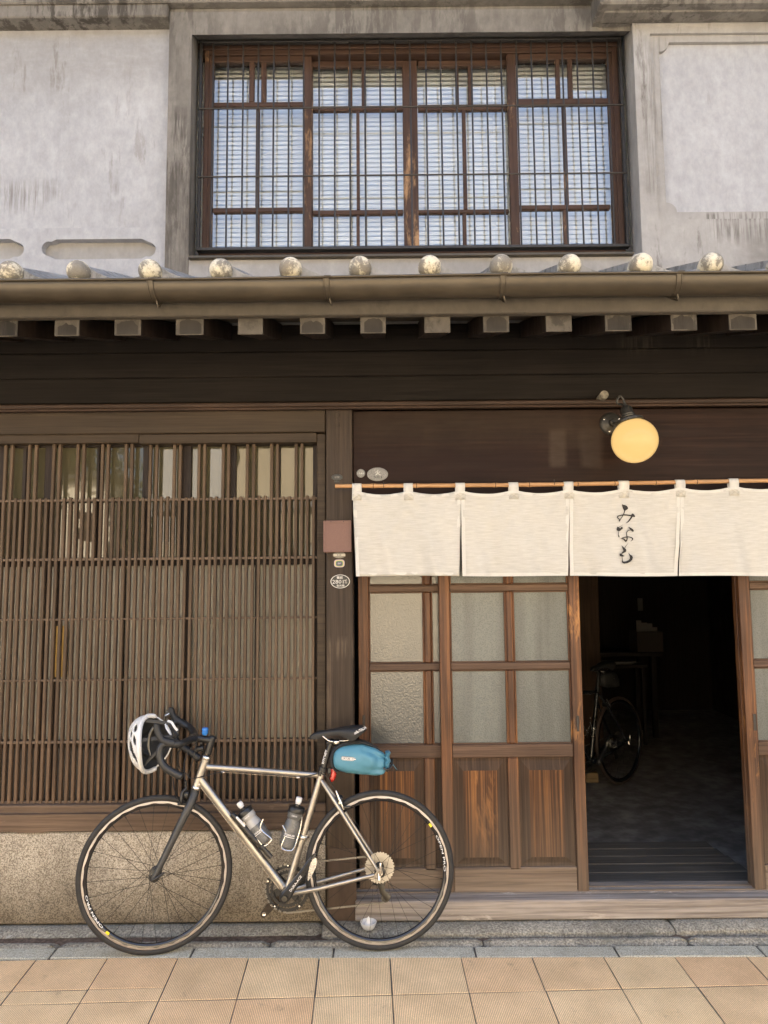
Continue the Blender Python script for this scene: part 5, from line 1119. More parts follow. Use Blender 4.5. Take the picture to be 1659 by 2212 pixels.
sf_ = MB(); sf_.tube(catmull([BP(829, 1658, -.044), BP(835, 1663, -.05), BP(842, 1659, -.045), BP(847, 1650, -.03), BP(847, 1640, -.01)], 4), .005, 8); sf_.tube([BP(838, 1660, -.05), BP(836, 1666, -.045)], .006, 8); MBW(sf_).build('buckle', M_BLK, bag, 50)
tb_ = MB(); tb_.loft([[BP(x+dx, y+dy, yy) for dx, dy in ((-2.2, -2), (2.2, 2), (2.2, 2.4), (-2.2, -1.6))] for x, y, yy in ((845, 1645, -.02), (850, 1653, -.025), (856, 1661, -.022))]); MBW(tb_).build('strap_tail', M_BAG, bag, 40)
lg = MB(); LX0, LX1, LY0, LY1 = 737, 772.5, 1634, 1642.5
def lp(u, v, off=0): return MB1 @ BP(LX0+(LX1-LX0)*u, LY0+(LY1-LY0)*v+3.2*u-.6, -.0592+off-(.002*(u-.5)**2*-8))
def rrect(x0, x1, y0, y1, off, n=5):
    r = (y1-y0)/2*.95; k = (LY1-LY0)/(LX1-LX0); p = []
    for cx_, cy_, a0 in ((x1-r*k, y1-r, 0), (x0+r*k, y1-r, 90), (x0+r*k, y0+r, 180), (x1-r*k, y0+r, 270)):
        p += [lp(cx_+r*k*cos(radians(a0+90*i/n)), cy_+r*sin(radians(a0+90*i/n)), off) for i in range(n+1)]
    return p
for (q, m_, nm) in (((0, 1, 0, 1, 0), M_WHITE, 'badge'), ((.012, .988, .06, .94, -.0006), M_BAGD, 'badge_line'), ((.03, .97, .13, .87, -.0012), M_WHITE, 'badge_face')):
    p = rrect(*q); MB().add(p, [tuple(range(len(p)))]).build(nm, m_, bag, 0, fix=False)
lt = MB(); lettering(lt, 'ORTLIEB', .48, .46, lambda u, v: lp(.32+u, .5-v, -.0018), .02); lt.build('lettering', M_BAGD, bag, 0, fix=False)
p = rrect(.64, .92, .28, .72, -.0018); MB().add(p, [tuple(range(len(p)))]).build('badge_line', M_BAGD, bag, 0, fix=False)
p = rrect(.66, .90, .36, .64, -.0022); MB().add(p, [tuple(range(len(p)))]).build('badge_face', M_WHITE, bag, 0, fix=False)
# helmet hung over the bars
M_HELM = plain('helmet_white', (.74, .74, .72), .3, 0, .03, 8, coat=.4); M_FOAM = plain('helmet_foam', (.03, .03, .03), .8, 0, .2, 60, .2)
hc = MB1 @ BP(322, 1606, -.01)
cr_ = Vector((-cos(radians(28)), sin(radians(28)), .06)).normalized(); lon = (Vector((.0, 0, 1))-cr_*cr_.z).normalized(); lat_ = cr_.cross(lon)    # crown axis, long axis, width axis
if lat_.y > 0: lat_ = -lat_
lon = (lon+lat_*.12+Vector((.16, 0, 0))).normalized(); lon = (lon-cr_*lon.dot(cr_)).normalized(); lat_ = lat_-cr_*lat_.dot(cr_); lat_ = (lat_-lon*lat_.dot(lon)).normalized()
helm = empty('bicycle_helmet', hc, 'white vented cycling helmet hanging on the handlebar of the titanium bicycle', 'helmet')
def hp_(th, ph, k=1.0):
    # th 0 at rim .. 90 at crown; ph around from the near side
    c = cos(th); rr = .134*(1-.10*cos(2*ph)*0); rim = .022*cos(2*ph)*(1-th/1.571)-.012*sin(ph)
    return hc+lat_*(.100*k*c*cos(ph))+lon*(.123*k*c*sin(ph))+cr_*(.120*k*sin(th)-rim*k-.02)
nt_, np_ = 54, 150
def vent(th, ph):
    al, q_ = math.degrees(atan2(sin(th), cos(th)*cos(ph))), cos(th)*sin(ph)     # angle over the dome from the near edge, place along its length
    for (a0, w_, q0, q1) in ((13, 4.5, .14, .46), (24, 6, -.34, .26), (38, 5, -.18, .34), (30, 4.5, .33, .56), (17, 6, .56, .80), (36, 7.5, -.62, -.30), (20, 6, -.86, -.68), (12, 4, -.52, -.12), (57, 7, -.42, .38), (52, 6, .5, .78), (78, 8, -.74, -.1), (78, 8, .05, .62)):
        for a1 in (a0, 180-a0):
            m_ = (q0+q1)/2; sl = a1+14*(q_-m_)*(1 if a1 < 90 else -1)
            if ((al-sl)/(w_*1.35))**2+((q_-m_)/((q1-q0)/2))**2 < 1: return True
    return False
def dome(k, holes):
    v = []; f = []
    for i in range(nt_+1):
        for j in range(np_): v.append(hp_(pi/2*i/nt_*.998, 2*pi*j/np_, k))
    for i in range(nt_):
        for j in range(np_):
            th, ph = pi/2*(i+.5)/nt_, 2*pi*(j+.5)/np_
            if holes and vent(th, ph): continue
            f.append((i*np_+j, i*np_+(j+1) % np_, (i+1)*np_+(j+1) % np_, (i+1)*np_+j))
    return MB().add(v, f)
sh = dome(1.0, True).build('shell', M_HELM, helm, 60); so_ = sh.modifiers.new('thick', 'SOLIDIFY'); so_.thickness = .006; so_.offset = -1
dome(.915, False).build('liner', M_FOAM, helm, 60)
rim_ = MB(); rim_.tube([hp_(-.02, 2*pi*j/72, .975) for j in [q-22 for q in range(46)]], [.004]+[.0105]*44+[.004], 10); rim_.build('rim_band', M_HELM, helm, 70)
ri = MB(); 
for (t0, p0, t1, p1) in ((.1, .5, 1.3, .2), (.2, 2.5, 1.2, 2.9), (.2, 4.0, 1.3, 4.4), (.2, 5.4, 1.1, 5.0), (.1, 1.5, 1.4, 1.2)):
    ri.tube([hp_(t0+(t1-t0)*i/8, p0+(p1-p0)*i/8, .80) for i in range(9)], .008, 8)
ri.build('padding', M_HOOD, helm, 60)
def strap(pts, w_=.0085):
    s = MB(); P = catmull(pts, 5); s.tube(P, w_, 6, flat=.16, up=(0, -1, .3)); return s
for i, pts in enumerate(([hp_(.05, .35, .9), MB1 @ BP(362, 1592, -.08), MB1 @ BP(378, 1592, -.07), MB1 @ BP(385, 1586, -.05)], [hp_(.05, 1.3, .9), MB1 @ BP(360, 1562, -.02), MB1 @ BP(372, 1566, -.03), MB1 @ BP(383, 1582, -.05)], [hp_(.02, -.8, .9), MB1 @ BP(350, 1615, -.06), MB1 @ BP(345, 1632, -.05)])):
    strap(pts).build('strap', M_TAPE, helm, 50)
strap([MB1 @ BP(362, 1557, -.02), MB1 @ BP(371, 1561, -.05), MB1 @ BP(378, 1572, -.06), MB1 @ BP(384, 1578, -.06)], .006).build('retention_strap', M_WHITE, helm, 50)
strap([MB1 @ BP(357, 1563, -.02), MB1 @ BP(359, 1572, -.05), MB1 @ BP(364, 1580, -.06), MB1 @ BP(369, 1587, -.06)], .004).build('retention_strap', M_WHITE, helm, 50)
MB().box(-.012, .012, -.005, .005, -.012, .012, .003).xf(Matrix.Translation(MB1 @ BP(379, 1588, -.085)) @ Matrix.Rotation(.6, 4, 'Y')).build('buckle', M_BLK, helm)
# ============================================================ curtain, rod, lamp, signs
M_CLOTH = None
def cloth_mat():
    m_, nt, b = mk('natural_linen'); w = coord(nt); sl_ = noise(nt, coord(nt, (14, 14, 260)), 1, 5, .65); wv = noise(nt, coord(nt, (420, 420, 420)), 1, 2); tn = noise(nt, w, 3, 4)
    c = ramp(nt, sl_, [(.3, (.43, .418, .38)), (.55, (.52, .508, .47)), (.75, (.575, .565, .53))]); c = mixc(nt, 1.0, c, ramp(nt, wv, [(.3, .95), (.7, 1.03)]), 'MULTIPLY'); c = mixc(nt, 1.0, c, ramp(nt, tn, [(.3, .96), (.7, 1.03)]), 'MULTIPLY')
    L(nt, c, b.inputs['Base Color']); b.inputs['Roughness'].default_value = .9; b.inputs['Specular IOR Level'].default_value = .15
    bump(nt, b, mth(nt, 'ADD', sl_, wv), .25, .0012); return m_
M_CLOTH = cloth_mat(); M_HEM = plain('linen_hem', (.57, .56, .52), .9, 0, .05, 200, .2, obj=False, spec=.15); M_THREAD = plain('thread', (.42, .39, .33), .9); M_INK = plain('black_ink', (.022, .02, .02), .8, 0, .1, 60, obj=False)
YN = -.068
rodz = lambda px: None
R0, R1 = at(724, 1050, YN), at(1659, 1037.5, YN)
rod = empty('bamboo_rod', R0, 'thin bamboo rod carrying the white shop curtain over the doors', 'rod')
M_BAM = wood('bamboo', (.34, .17, .07), (.45, .25, .11), (.54, .34, .17), 'x', .42, 60, 4, (.8, 1.2), .1, wear=((.25, .11, .045), .64, 14), spec=.5)
rdv = (R1-R0); nodes = (.088, .188, .37, .448, .56, .645, .74, .835, .93, 1.06, 1.16, 1.27, 1.36); Rp = []; Rr = []
cut = sorted([0, 1.42]+[n_+d for n_ in nodes for d in (-.008, -.002, .002, .008)])
for t in cut: Rp.append(R0+rdv*t+Vector((0, 0, -.006*sin(min(1, t)*pi)))); Rr.append(.0098+(.0014 if any(abs(t-n_) < .003 for n_ in nodes) else 0))
MB().tube(Rp, Rr, 14).build('cane', M_BAM, rod, 50)
for n_ in nodes: c = R0+rdv*n_+Vector((0, 0, -.006*sin(min(1, n_)*pi))); MB().lathe([(.0106, -.0022), (.0122, -.0008), (.0122, .0008), (.0106, .0022)], 14, c, rdv).build('node', M_MOULD, rod, 50)
for t in (.112, .505): 
    c = R0+rdv*t; MB().tube(catmull([c+Vector((0, .09, .012)), c+Vector((0, .02, -.008)), c+Vector((0, 0, -.0125)), c+Vector((0, -.012, -.004)), c+Vector((0, -.011, .016))], 4), .0016, 6).build('hook', M_IRON, rod)
noren = empty('shop_curtain', at(1230, 1242, YN), 'white linen shop curtain in split panels with black brush lettering', 'curtain')
def ZROD(x): t = (x-R0.x)/rdv.x; return R0.z+rdv.z*t-.006*sin(max(0, min(1, t))*pi)
ntx = lambda p, y: PX(p, y, YN)
edges_p = [(763, 769.5, 993.5, 994.5), (995.5, 995.5+3.5, 1228, 1228.5), (1229.5, 1231.5, 1467.0, 1469), (1468.2, 1470.5, 1706, 1708), (1709, 1711, 1950, 1952)]
tabs_px = [(760.5, 781), (872, 892), (983.5, 1004), (1098.5, 1119.5), (1217.5, 1238), (1335.5, 1358), (1458.5, 1479), (1574, 1595), (1697, 1718), (1812, 1833), (1936, 1956)]
tabx = [((PX(a_, 1060, YN)+PX(b_, 1060, YN))/2, PX(b_, 1060, YN)-PX(a_, 1060, YN)) for a_, b_ in tabs_px]
ztop = lambda x: ZROD(x)-.026-.0165*max((sin(pi*(x-tabx[i][0])/(tabx[i+1][0]-tabx[i][0])) if tabx[i][0] <= x <= tabx[i+1][0] else 0) for i in range(10))
zbot = lambda x: at(829+ (x/3.5)*1534, 1243, YN).z+.0016*sin(x*9)-.003
zsl = PZ(1000, 1108, YN)
def ycl(x, z): 
    f = max(0, min(1, (ztop(x)-z)/.35)); g = 0
    for xc, _ in tabx: e_ = math.exp(-((x-xc)/.07)**2)*math.exp(-((ztop(xc)-z)/.12)); g += e_+1.1*e_*sin(abs(x-xc)*110-(ztop(xc)-z)*70)
    return YN-.002+.013*f*sin(x*13.7+1.2)+.009*f*sin(x*31+z*6)+.0045*f*sin(x*57+z*9+1)+.007*pnoise(Vector((x*14, z*7, 2)))-.004*g+.0045*pnoise(Vector((x*30+z*22, z*26-x*12, 6)))*(1-f*.6)
for i, (a0, a1, b0, b1) in enumerate(edges_p):
    NX, NZ = 44, 30; v = []
    for j in range(NZ+1):
        for k in range(NX+1):
            u, t = k/NX, j/NZ
            x0t, x1t = PX(a0, 1070, YN), PX(b0 if i > 4 else (edges_p[i+1][0]-.6 if i < 4 else b0), 1070, YN); x0b, x1b = PX(a1, 1242, YN), PX(b1 if i != 0 else 993.3, 1242, YN)
            s_ = max(0, (t-.22)/.78); x0, x1 = x0t+(x0b-x0t)*s_, x1t+((x1b-.0035)-x1t)*s_; x = x0+(x1-x0)*u
            z = ztop(x)+(zbot(x)-ztop(x))*t; v.append((x, ycl(x, z)+.0004*i, z))
    f = [(j*(NX+1)+k, j*(NX+1)+k+1, (j+1)*(NX+1)+k+1, (j+1)*(NX+1)+k) for j in range(NZ) for k in range(NX)]
    cp = MB().add(v, f).build('cloth_panel', M_CLOTH, noren, 80); so_ = cp.modifiers.new('thick', 'SOLIDIFY'); so_.thickness = .0016
    # hems: a folded strip standing a little proud along each edge
    hm = MB(); W_ = NX+1; gp = lambda j, k: Vector(v[j*W_+k])
    def strip(idx, dv): 
        n_ = len(idx); q = []
        for (j, k) in idx: p = gp(j, k); q += [p+Vector((0, -.0012, 0)), p+dv+Vector((0, -.0016, 0))]
        hm.add(q, [(2*a_, 2*a_+1, 2*a_+3, 2*a_+2) for a_ in range(n_-1)])
    strip([(j, 0) for j in range(NZ+1)], Vector((.017, 0, 0))); strip([(j, NX) for j in range(NZ+1)], Vector((-.017, 0, 0))); strip([(NZ, k) for k in range(NX+1)], Vector((0, 0, .016))); strip([(0, k) for k in range(NX+1)], Vector((0, 0, -.014)))
    h_ = hm.build('hem', M_HEM, noren, 80, fix=False)
for (xc, w_) in tabx:
    z1 = ZROD(xc); zb_ = z1-.070; hw_ = w_/2; P_ = []
    prof = [(YN+.002, zb_+.02), (YN+.011, z1-.012), (YN+.0125, z1), (YN+.009, z1+.009), (YN, z1+.0128), (YN-.009, z1+.009), (YN-.0125, z1), (YN-.0118, z1-.014), (YN-.0072, z1-.034), (YN-.0085, zb_)]
    v = [(xc+sx_*hw_+(.0008*sin(xc*40+q) if True else 0), y, z) for q, (y, z) in enumerate(prof) for sx_ in (-1, 1)]
    t_ = MB().add(v, [(2*k, 2*k+1, 2*k+3, 2*k+2) for k in range(len(prof)-1)]).build('tab', M_HEM, noren, 80); so_ = t_.modifiers.new('thick', 'SOLIDIFY'); so_.thickness = .0018
    stt = MB(); y = YN-.0098
    for a_, b_ in (((-.8, .06), (.8, .42)), ((-.8, .42), (.8, .06)), ((-.8, .04), (.8, .04)), ((-.8, .44), (.8, .44))): stt.tube([(xc+a_[0]*hw_, y, zb_+a_[1]*.07), (xc+b_[0]*hw_, y, zb_+b_[1]*.07)], .0006, 4)
    stt.build('stitching', M_THREAD, t_, 0)
# brush lettering
ink = MB(); lay = [0]
def zp(zx, zy):
    ox_, oy_ = (1960+zx*.11756)*.6636, (1600+zy*.11756)*.6636; p = at(ox_, oy_, YN-.004); return Vector((p.x, ycl(p.x, p.z)-.0024-.00025*lay[0], p.z))
def blob(pts):
    lay[0] += 1; t = tessellate_polygon([[Vector((x, y, 0)) for x, y in pts]]); ink.add([zp(x, y) for x, y in pts], [tuple(q) for q in t])
def brush(st):
    lay[0] += 1; P = catmull([Vector((x, y, w_)) for x, y, w_ in st], 5); v = []
    for i, p in enumerate(P):
        t = (P[min(i+1, len(P)-1)]-P[max(i-1, 0)]); t.z = 0; t.normalize(); w_ = max(1.5, p.z); v += [zp(p.x-t.y*w_, p.y+t.x*w_), zp(p.x+t.y*w_, p.y-t.x*w_)]
    ink.add(v, [(2*k, 2*k+1, 2*k+3, 2*k+2) for k in range(len(P)-1)])
blob([(540, 352), (560, 368), (620, 380), (665, 405), (695, 450), (695, 485), (675, 505), (640, 525), (615, 555), (597, 525), (570, 480), (548, 430), (536, 385)])
brush([(612, 540, 14), (595, 600, 12), (578, 650, 11), (545, 710, 9), (510, 760, 10), (488, 795, 16), (476, 815, 17), (474, 832, 8)])
brush([(476, 790, 12), (455, 745, 14), (425, 735, 12), (415, 712, 10), (440, 685, 14), (490, 665, 14), (560, 652, 16), (640, 652, 17), (720, 662, 18), (780, 672, 20), (830, 680, 28), (865, 695, 18)])
blob([(800, 615), (830, 620), (860, 645), (885, 690), (880, 715), (850, 712), (815, 695), (785, 690), (780, 650)])
brush([(800, 690, 20), (770, 750, 18), (730, 810, 16), (690, 850, 11), (640, 884, 3)])
brush([(573, 920, 3), (500, 968, 5), (450, 1000, 8)])
blob([(415, 975), (450, 985), (475, 1010), (500, 1018), (520, 985), (545, 975), (570, 1015), (555, 1040), (520, 1060), (500, 1085), (470, 1100), (430, 1092), (400, 1080), (395, 1040), (410, 1010)])
brush([(458, 1090, 9), (448, 1150, 8), (442, 1200, 10), (455, 1240, 18), (452, 1268, 10)])
blob([(710, 988), (740, 995), (790, 1020), (830, 1050), (850, 1085), (848, 1110), (825, 1122), (795, 1105), (770, 1072), (740, 1040), (715, 1005)])
brush([(775, 1068, 8), (730, 1075, 8), (690, 1100, 11), (668, 1150, 12), (670, 1210, 13), (678, 1270, 15), (675, 1330, 17), (650, 1370, 24), (628, 1392, 12)])
brush([(640, 1385, 18), (615, 1350, 22), (580, 1315, 18), (515, 1300, 5)])
brush([(515, 1300, 5), (570, 1280, 12), (640, 1265, 12), (700, 1258, 13), (770, 1270, 13), (815, 1300, 15), (815, 1335, 12), (770, 1390, 3)])
brush([(705, 1435, 3), (660, 1490, 6), (615, 1560, 10)])
blob([(518, 1488), (560, 1525), (605, 1560), (650, 1600), (660, 1640), (640, 1680), (590, 1700), (550, 1725), (520, 1720), (510, 1715), (570, 1650), (575, 1630), (545, 1570)])
blob([(468, 1715), (510, 1718), (545, 1745), (570, 1765), (615, 1785), (580, 1800), (530, 1805), (480, 1790), (468, 1755)])
brush([(535, 1795, 9), (540, 1860, 10), (545, 1920, 14), (560, 1965, 22)])
blob([(710, 1685), (735, 1715), (775, 1755), (815, 1775), (835, 1830), (820, 1890), (770, 1945), (690, 1985), (600, 2000), (550, 1985), (528, 1950), (535, 1900), (548, 1920), (575, 1940), (640, 1935), (720, 1900), (755, 1860), (750, 1800), (725, 1730)])
ink.build('lettering', M_INK, noren, 0, fix=False)
M2 = bike2.matrix_world.copy() if False else bike_matrix(r2-ex2, r2, radians(2.5))
b2 = empty('saddle_bag', M2 @ BP(775, 1672, 0), 'black saddle bag under the saddle of the bicycle in the entrance', 'saddle bag')
MB().loft(bagloft(dense([(p[0], p[1]-2, p[2]-6, p[3]*.8) for p in body], 3), 24, .05)).xf(M2).build('body', M_BAGD, b2, 80)
a_, b_ = BP(764, 1640, -.05), BP(782, 1630, -.05); MB().tube([a_, b_], .003, 6, flat=.3).xf(M2).build('reflector', M_SILV, b2)
# wall lamp
M_LAMP, nt, b = mk('lit_opal_glass'); nt.nodes.remove(b)
em = nt.nodes.new('ShaderNodeEmission'); gl = nt.nodes.new('ShaderNodeBsdfGlossy'); gl.inputs['Roughness'].default_value = .3; mx = nt.nodes.new('ShaderNodeMixShader'); lw = nt.nodes.new('ShaderNodeFresnel'); lw.inputs[0].default_value = 1.4
L(nt, ramp(nt, noise(nt, coord(nt), 6, 2), [(.3, (1, .60, .20)), (.7, (1, .64, .225))]), em.inputs[0]); em.inputs[1].default_value = LAMP_E
L(nt, lw.outputs[0], mx.inputs[0]); L(nt, em.outputs[0], mx.inputs[1]); L(nt, gl.outputs[0], mx.inputs[2]); L(nt, mx.outputs[0], nt.nodes['Material Output'].inputs[0])
YL = -.20; gc = at(1371, 952, YL); gr_ = (at(1420, 952, YL)-at(1322, 952, YL)).length/2
plc = at(1320, 916, .02); lamp = empty('wall_lamp', plc, 'lit round globe wall lamp with dark metal cap above the curtain', 'wall lamp')
tilt_ = Vector((-.16, .16, 1)).normalized()
MB().lathe([(0, -gr_)]+[(gr_*cos(a_), gr_*sin(a_)*.985) for a_ in [radians(q) for q in range(-80, 70, 8)]], 40, gc, tilt_).build('globe', M_LAMP, lamp, 80)
M_BRONZE = plain('dark_bronze', (.045, .042, .036), .42, .4, .2, 40)
MB().lathe([(gr_*.52, gr_*.84), (gr_*.60, gr_*.86), (gr_*.60, gr_*.96), (gr_*.42, gr_*1.06), (gr_*.30, gr_*1.10), (gr_*.32, gr_*1.16), (gr_*.27, gr_*1.2), (gr_*.29, gr_*1.26), (gr_*.26, gr_*1.30), (gr_*.27, gr_*1.52), (gr_*.20, gr_*1.62), (gr_*.09, gr_*1.68), (gr_*.07, gr_*1.8)], 28, gc, tilt_).build('cap', M_BRONZE, lamp, 40)
MB().lathe([(.0, -.034), (.014, -.032), (.018, -.02), (.03, -.014), (.048, -.012), (.052, -.009), (.056, -.004), (.058, 0.0)], 32, plc+Vector((0, -.001, 0)), (0, 1, 0)).build('wall_plate', M_BRONZE, lamp, 40)
tp_ = gc+tilt_*gr_*1.8
MB().tube(catmull([plc+Vector((0, -.03, 0)), plc+Vector((.03, -.09, -.01)), plc+Vector((.045, -.13, .0)), plc+Vector((.037, -.150, .05)), Vector((tp_.x-.035, tp_.y-.0, tp_.z-.0)), Vector((tp_.x-.022, tp_.y, tp_.z+.034)), Vector((tp_.x-.006, tp_.y, tp_.z+.02)), tp_], 6), .0055, 10).build('arm', M_BRONZE, lamp, 60)
for a_ in (.6, 2.6, 4.4): MB().lathe([(0, .002), (.004, .001), (.0045, -.003)], 10, plc+Vector((.042*cos(a_), -.0125, .042*sin(a_))), (0, -1, 0)).build('screw', M_SILV, lamp)
for a_ in (.2, 2.3, 4.4):
    d = (Vector((1, 0, 0))*cos(a_)+Vector((0, 1, 0))*sin(a_)); MB().tube([gc+tilt_*gr_*.91+d*gr_*.58, gc+tilt_*gr_*.91+d*gr_*.70], .003, 8).build('thumbscrew', M_BRONZE, lamp)
# stub of pipe in the dark board above the lamp
pst = at(1299, 858, -.03); MB().tube([pst+Vector((0, .02, -.006)), pst+Vector((0, -.05, .0))], .0205, 16).build('pipe_stub', plain('mortar_plug', (.2, .18, .14), .9, 0, .5, 70, .6, obj=False), None, 50, loc=pst)
tag(bpy.data.objects['pipe_stub'], 'short pale pipe stub poking out of the dark board left of the lamp', 'pipe')
# box and plates on the post
x0, x1, z0, z1 = rect(698, 759.5, 1124, 1193, -.045)
bxx = empty('meter_box', ((x0+x1)/2, -.02, z0), 'reddish brown square metal box screwed to the wooden post', 'box')
B('case', M_RUST, bxx, x0, x1, -.045, -.001, z0, z1, .005)
fw = .010; cx_, cz_ = (x0+x1)/2, (z0+z1)/2
MB().plate_holes([(x0+.002, z0+.002), (x1-.002, z0+.002), (x1-.002, z1-.002), (x0+.002, z1-.002)], [[(x0+fw, z0+fw), (x1-fw, z0+fw), (x1-fw, z1-fw), (x0+fw, z1-fw)]], -.0485, -.0452).build('lid', M_RUST, bxx, 0)
for q in ((.28, .04), (.72, .04), (.28, .96), (.72, .96)): MB().lathe([(0, .0008), (.0022, .0004), (.0024, -.002)], 8, (x0+(x1-x0)*q[0], -.0486, z0+(z1-z0)*q[1]), (0, -1, 0)).build('screw', M_IRON, bxx)
M_TIN = granite('stamped_tin', (.16, .155, .14), (.26, .25, .23), (.37, .36, .33), 420, .5, bmp=.6); M_TIND = granite('dark_enamel', (.035, .035, .033), (.055, .055, .05), (.08, .08, .075), 300, .45); M_TINW = plain('white_enamel', (.6, .59, .55), .5, 0, .15, 90, obj=False)
def oval(name, px, py, rx, ry, Y, label, base, rim=None, cat='plate'):
    c = at(px, py, Y); s = 3.46/1534; rx, ry = rx*s, ry*s
    o = empty(name, c, label, cat); n = 40
    MB().lathe([(0, .0022), (.86, .0022), (.94, .0016), (1.0, -.0002), (1.0, -.001)], n, c, (0, -1, 0), sx=rx, sy=ry).build('face', base, o, 40)
    if rim:
        v = []
        for k in range(n): a_ = 2*pi*k/n; v += [(c.x+rx*q*cos(a_), c.y-.0028, c.z+ry*q*sin(a_)) for q in (.9, .97)]
        MB().add(v, [(2*k, 2*k+1, (2*k+3) % (2*n), (2*k+2) % (2*n)) for k in range(n)]).build('rim', rim, o, 0, fix=False)
    return o, c, s
def letter(o, c, s, txt, w, h, dx, dy, m_, off=-.003, bold=.02):
    t = MB(); lettering(t, txt, w*s, h*s, lambda u, v: (c.x+dx*s+u, c.y+off, c.z-dy*s+v), bold); return t.build('lettering', m_, o, 0, fix=False)
o, c, s = oval('number_plate', 735, 1256, 21.3, 15, -.0005, 'dark oval enamel plate numbered 2801, lowest on the wooden post', M_TIND, M_TINW)
letter(o, c, s, '電話', 13, 5.5, -1, -8.2, M_TINW); letter(o, c, s, '2801', 24, 8.2, -5, .6, M_TINW, bold=.0); letter(o, c, s, '番', 7.5, 8, 12, .4, M_TINW); letter(o, c, s, '吉井局', 17, 5, .5, 9, M_TINW)
o, c, s = oval('number_plate', 733, 1199, 14.2, 6.8, -.0005, 'small silver oval plate numbered 522 right under the brown box', M_TIN)
MB().box(c.x-12.5*s, c.x+12.5*s, c.y-.0034, c.y-.002, c.z-2.4*s, c.z+2.4*s, .0006).build('band', M_TINW, o); letter(o, c, s, '522', 9.5, 3.2, -.5, 0, M_INK, -.0042)
o = empty('sticker', at(733, 1217, -.001), 'rounded rainbow-edged sticker with a dark centre, between the two oval plates on the post', 'sticker'); c = at(733, 1217, -.0012)
for i, (rx, ry, col) in enumerate(((11.2, 8.4, (.45, .44, .48)), (10.2, 7.6, (.55, .30, .28)), (9.2, 6.7, (.55, .5, .2)), (8.0, 5.8, (.12, .3, .12)), (6.8, 4.8, (.07, .07, .1)))):
    v = []
    for k in range(32): a_ = 2*pi*k/32; v.append((c.x+rx*s*math.copysign(abs(cos(a_))**.6, cos(a_)), c.y-.0004*i, c.z+ry*s*math.copysign(abs(sin(a_))**.6, sin(a_))-.5*i*s*.2))
    MB().add(v, [tuple(range(32))]).build('ring' if i < 4 else 'centre', plain('sticker_ink', col, .35, 0, .1, 60), o, 0, fix=False)
MB().add([(c.x+x*s, c.y-.0022, c.z+z*s) for x, z in ((-4, -1), (-1, -2.2), (3.5, -.4), (4.2, 2), (1, 1.2), (-2.5, 2.2))], [tuple(range(6))]).build('picture', plain('sticker_pale', (.2, .22, .3), .4), o, 0, fix=False)
o, c, s = oval('badge', 728, 1031, 12.5, 7, -.0005, 'worn dark oval badge on the post, just above the end of the bamboo rod', M_TIND)
letter(o, c, s, '公益', 11, 5, 0, -.3, M_TIN, bold=.0); MB().box(c.x-6*s, c.x+6*s, c.y-.0012, c.y-.0003, c.z-11.5*s, c.z-7.4*s, .0003).build('tab', M_TIND, o)
o, c, s = oval('badge', 779.5, 1022.5, 9.5, 9.5, .0205, 'small round stamped metal badge left of the larger oval one, above the curtain', M_TIN); letter(o, c, s, '1165', 14, 3.6, 0, .2, M_TINW)
o, c, s = oval('badge', 815.5, 1024.5, 23, 15, .0205, 'large stamped oval metal badge above the left end of the curtain', M_TIN, None)
letter(o, c, s, '火', 12, 13, 1, -3.5, M_TINW, bold=.0); letter(o, c, s, '501', 18, 5, 0, 6.5, M_TIND, bold=0)
# dish with a cone of salt by the foot of the post
dp = atz(796, 2007, .0225)
M_CHINA = plain('white_china', (.84, .83, .80), .3, 0, .04, 30, coat=.4); M_SALT = plain('salt', (.86, .85, .83), .8, 0, .06, 300, .3)
dish = MB().lathe([(0, 0), (.018, 0), (.027, .007), (.0345, .022), (.0375, .032), (.0355, .0325), (.032, .022), (.023, .009), (0, .006)], 28, dp).build('dish', M_CHINA, None, 50, loc=dp); tag(dish, 'small white dish on the stone at the foot of the post', 'dish')
sp_ = dp+Vector((0, 0, .0065)); salt = MB().lathe([(.022, 0), (.019, .006), (.013, .022), (.006, .040), (.0018, .0475), (0, .048)], 20, sp_).build('salt_cone', M_SALT, None, 60, loc=sp_); tag(salt, 'little white cone of salt heaped in the white dish', 'salt')
# leaf and crumbs on the kerb
lf = atz(18, 2027, .006); MB().add([lf+Vector(p) for p in ((-.014, -.004, .002), (-.004, .007, .006), (.012, .009, .01), (.018, .004, .012), (.008, -.004, .006), (-.004, -.008, .003))], [(0, 1, 4, 5), (1, 2, 3, 4)]).build('leaf', plain('dry_leaf', (.4, .37, .32), .7, 0, .15, 60), None, 60, loc=lf); tag(bpy.data.objects['leaf'], 'pale dry leaf lying in the gutter at the far left', 'leaf')
cbm = MB(); rg = random.Random(5)
for i in range(150):
    p = Vector((rg.uniform(-1.9, 2.1), rg.choice([rg.uniform(-.09, -.05), rg.uniform(-.27, -.1), rg.uniform(-.8, -.3)]), 0)); p.z = -.016 if p.y > -.1 else (.001 if p.y > -.28 else slope_z(p.y)+.001); r_ = rg.uniform(.0008, .0026)
    cbm.add([p+Vector((r_*cos(a_)*rg.uniform(.6, 1.3), r_*sin(a_), 0)) for a_ in (0, 1.2, 2.5, 3.9, 5.1)]+[p+Vector((0, 0, r_*.8))], [(0, 1, 5), (1, 2, 5), (2, 3, 5), (3, 4, 5), (4, 0, 5)])
o = cbm.build('grit', M_STONE, None, 0); tag(o, kind='stuff')
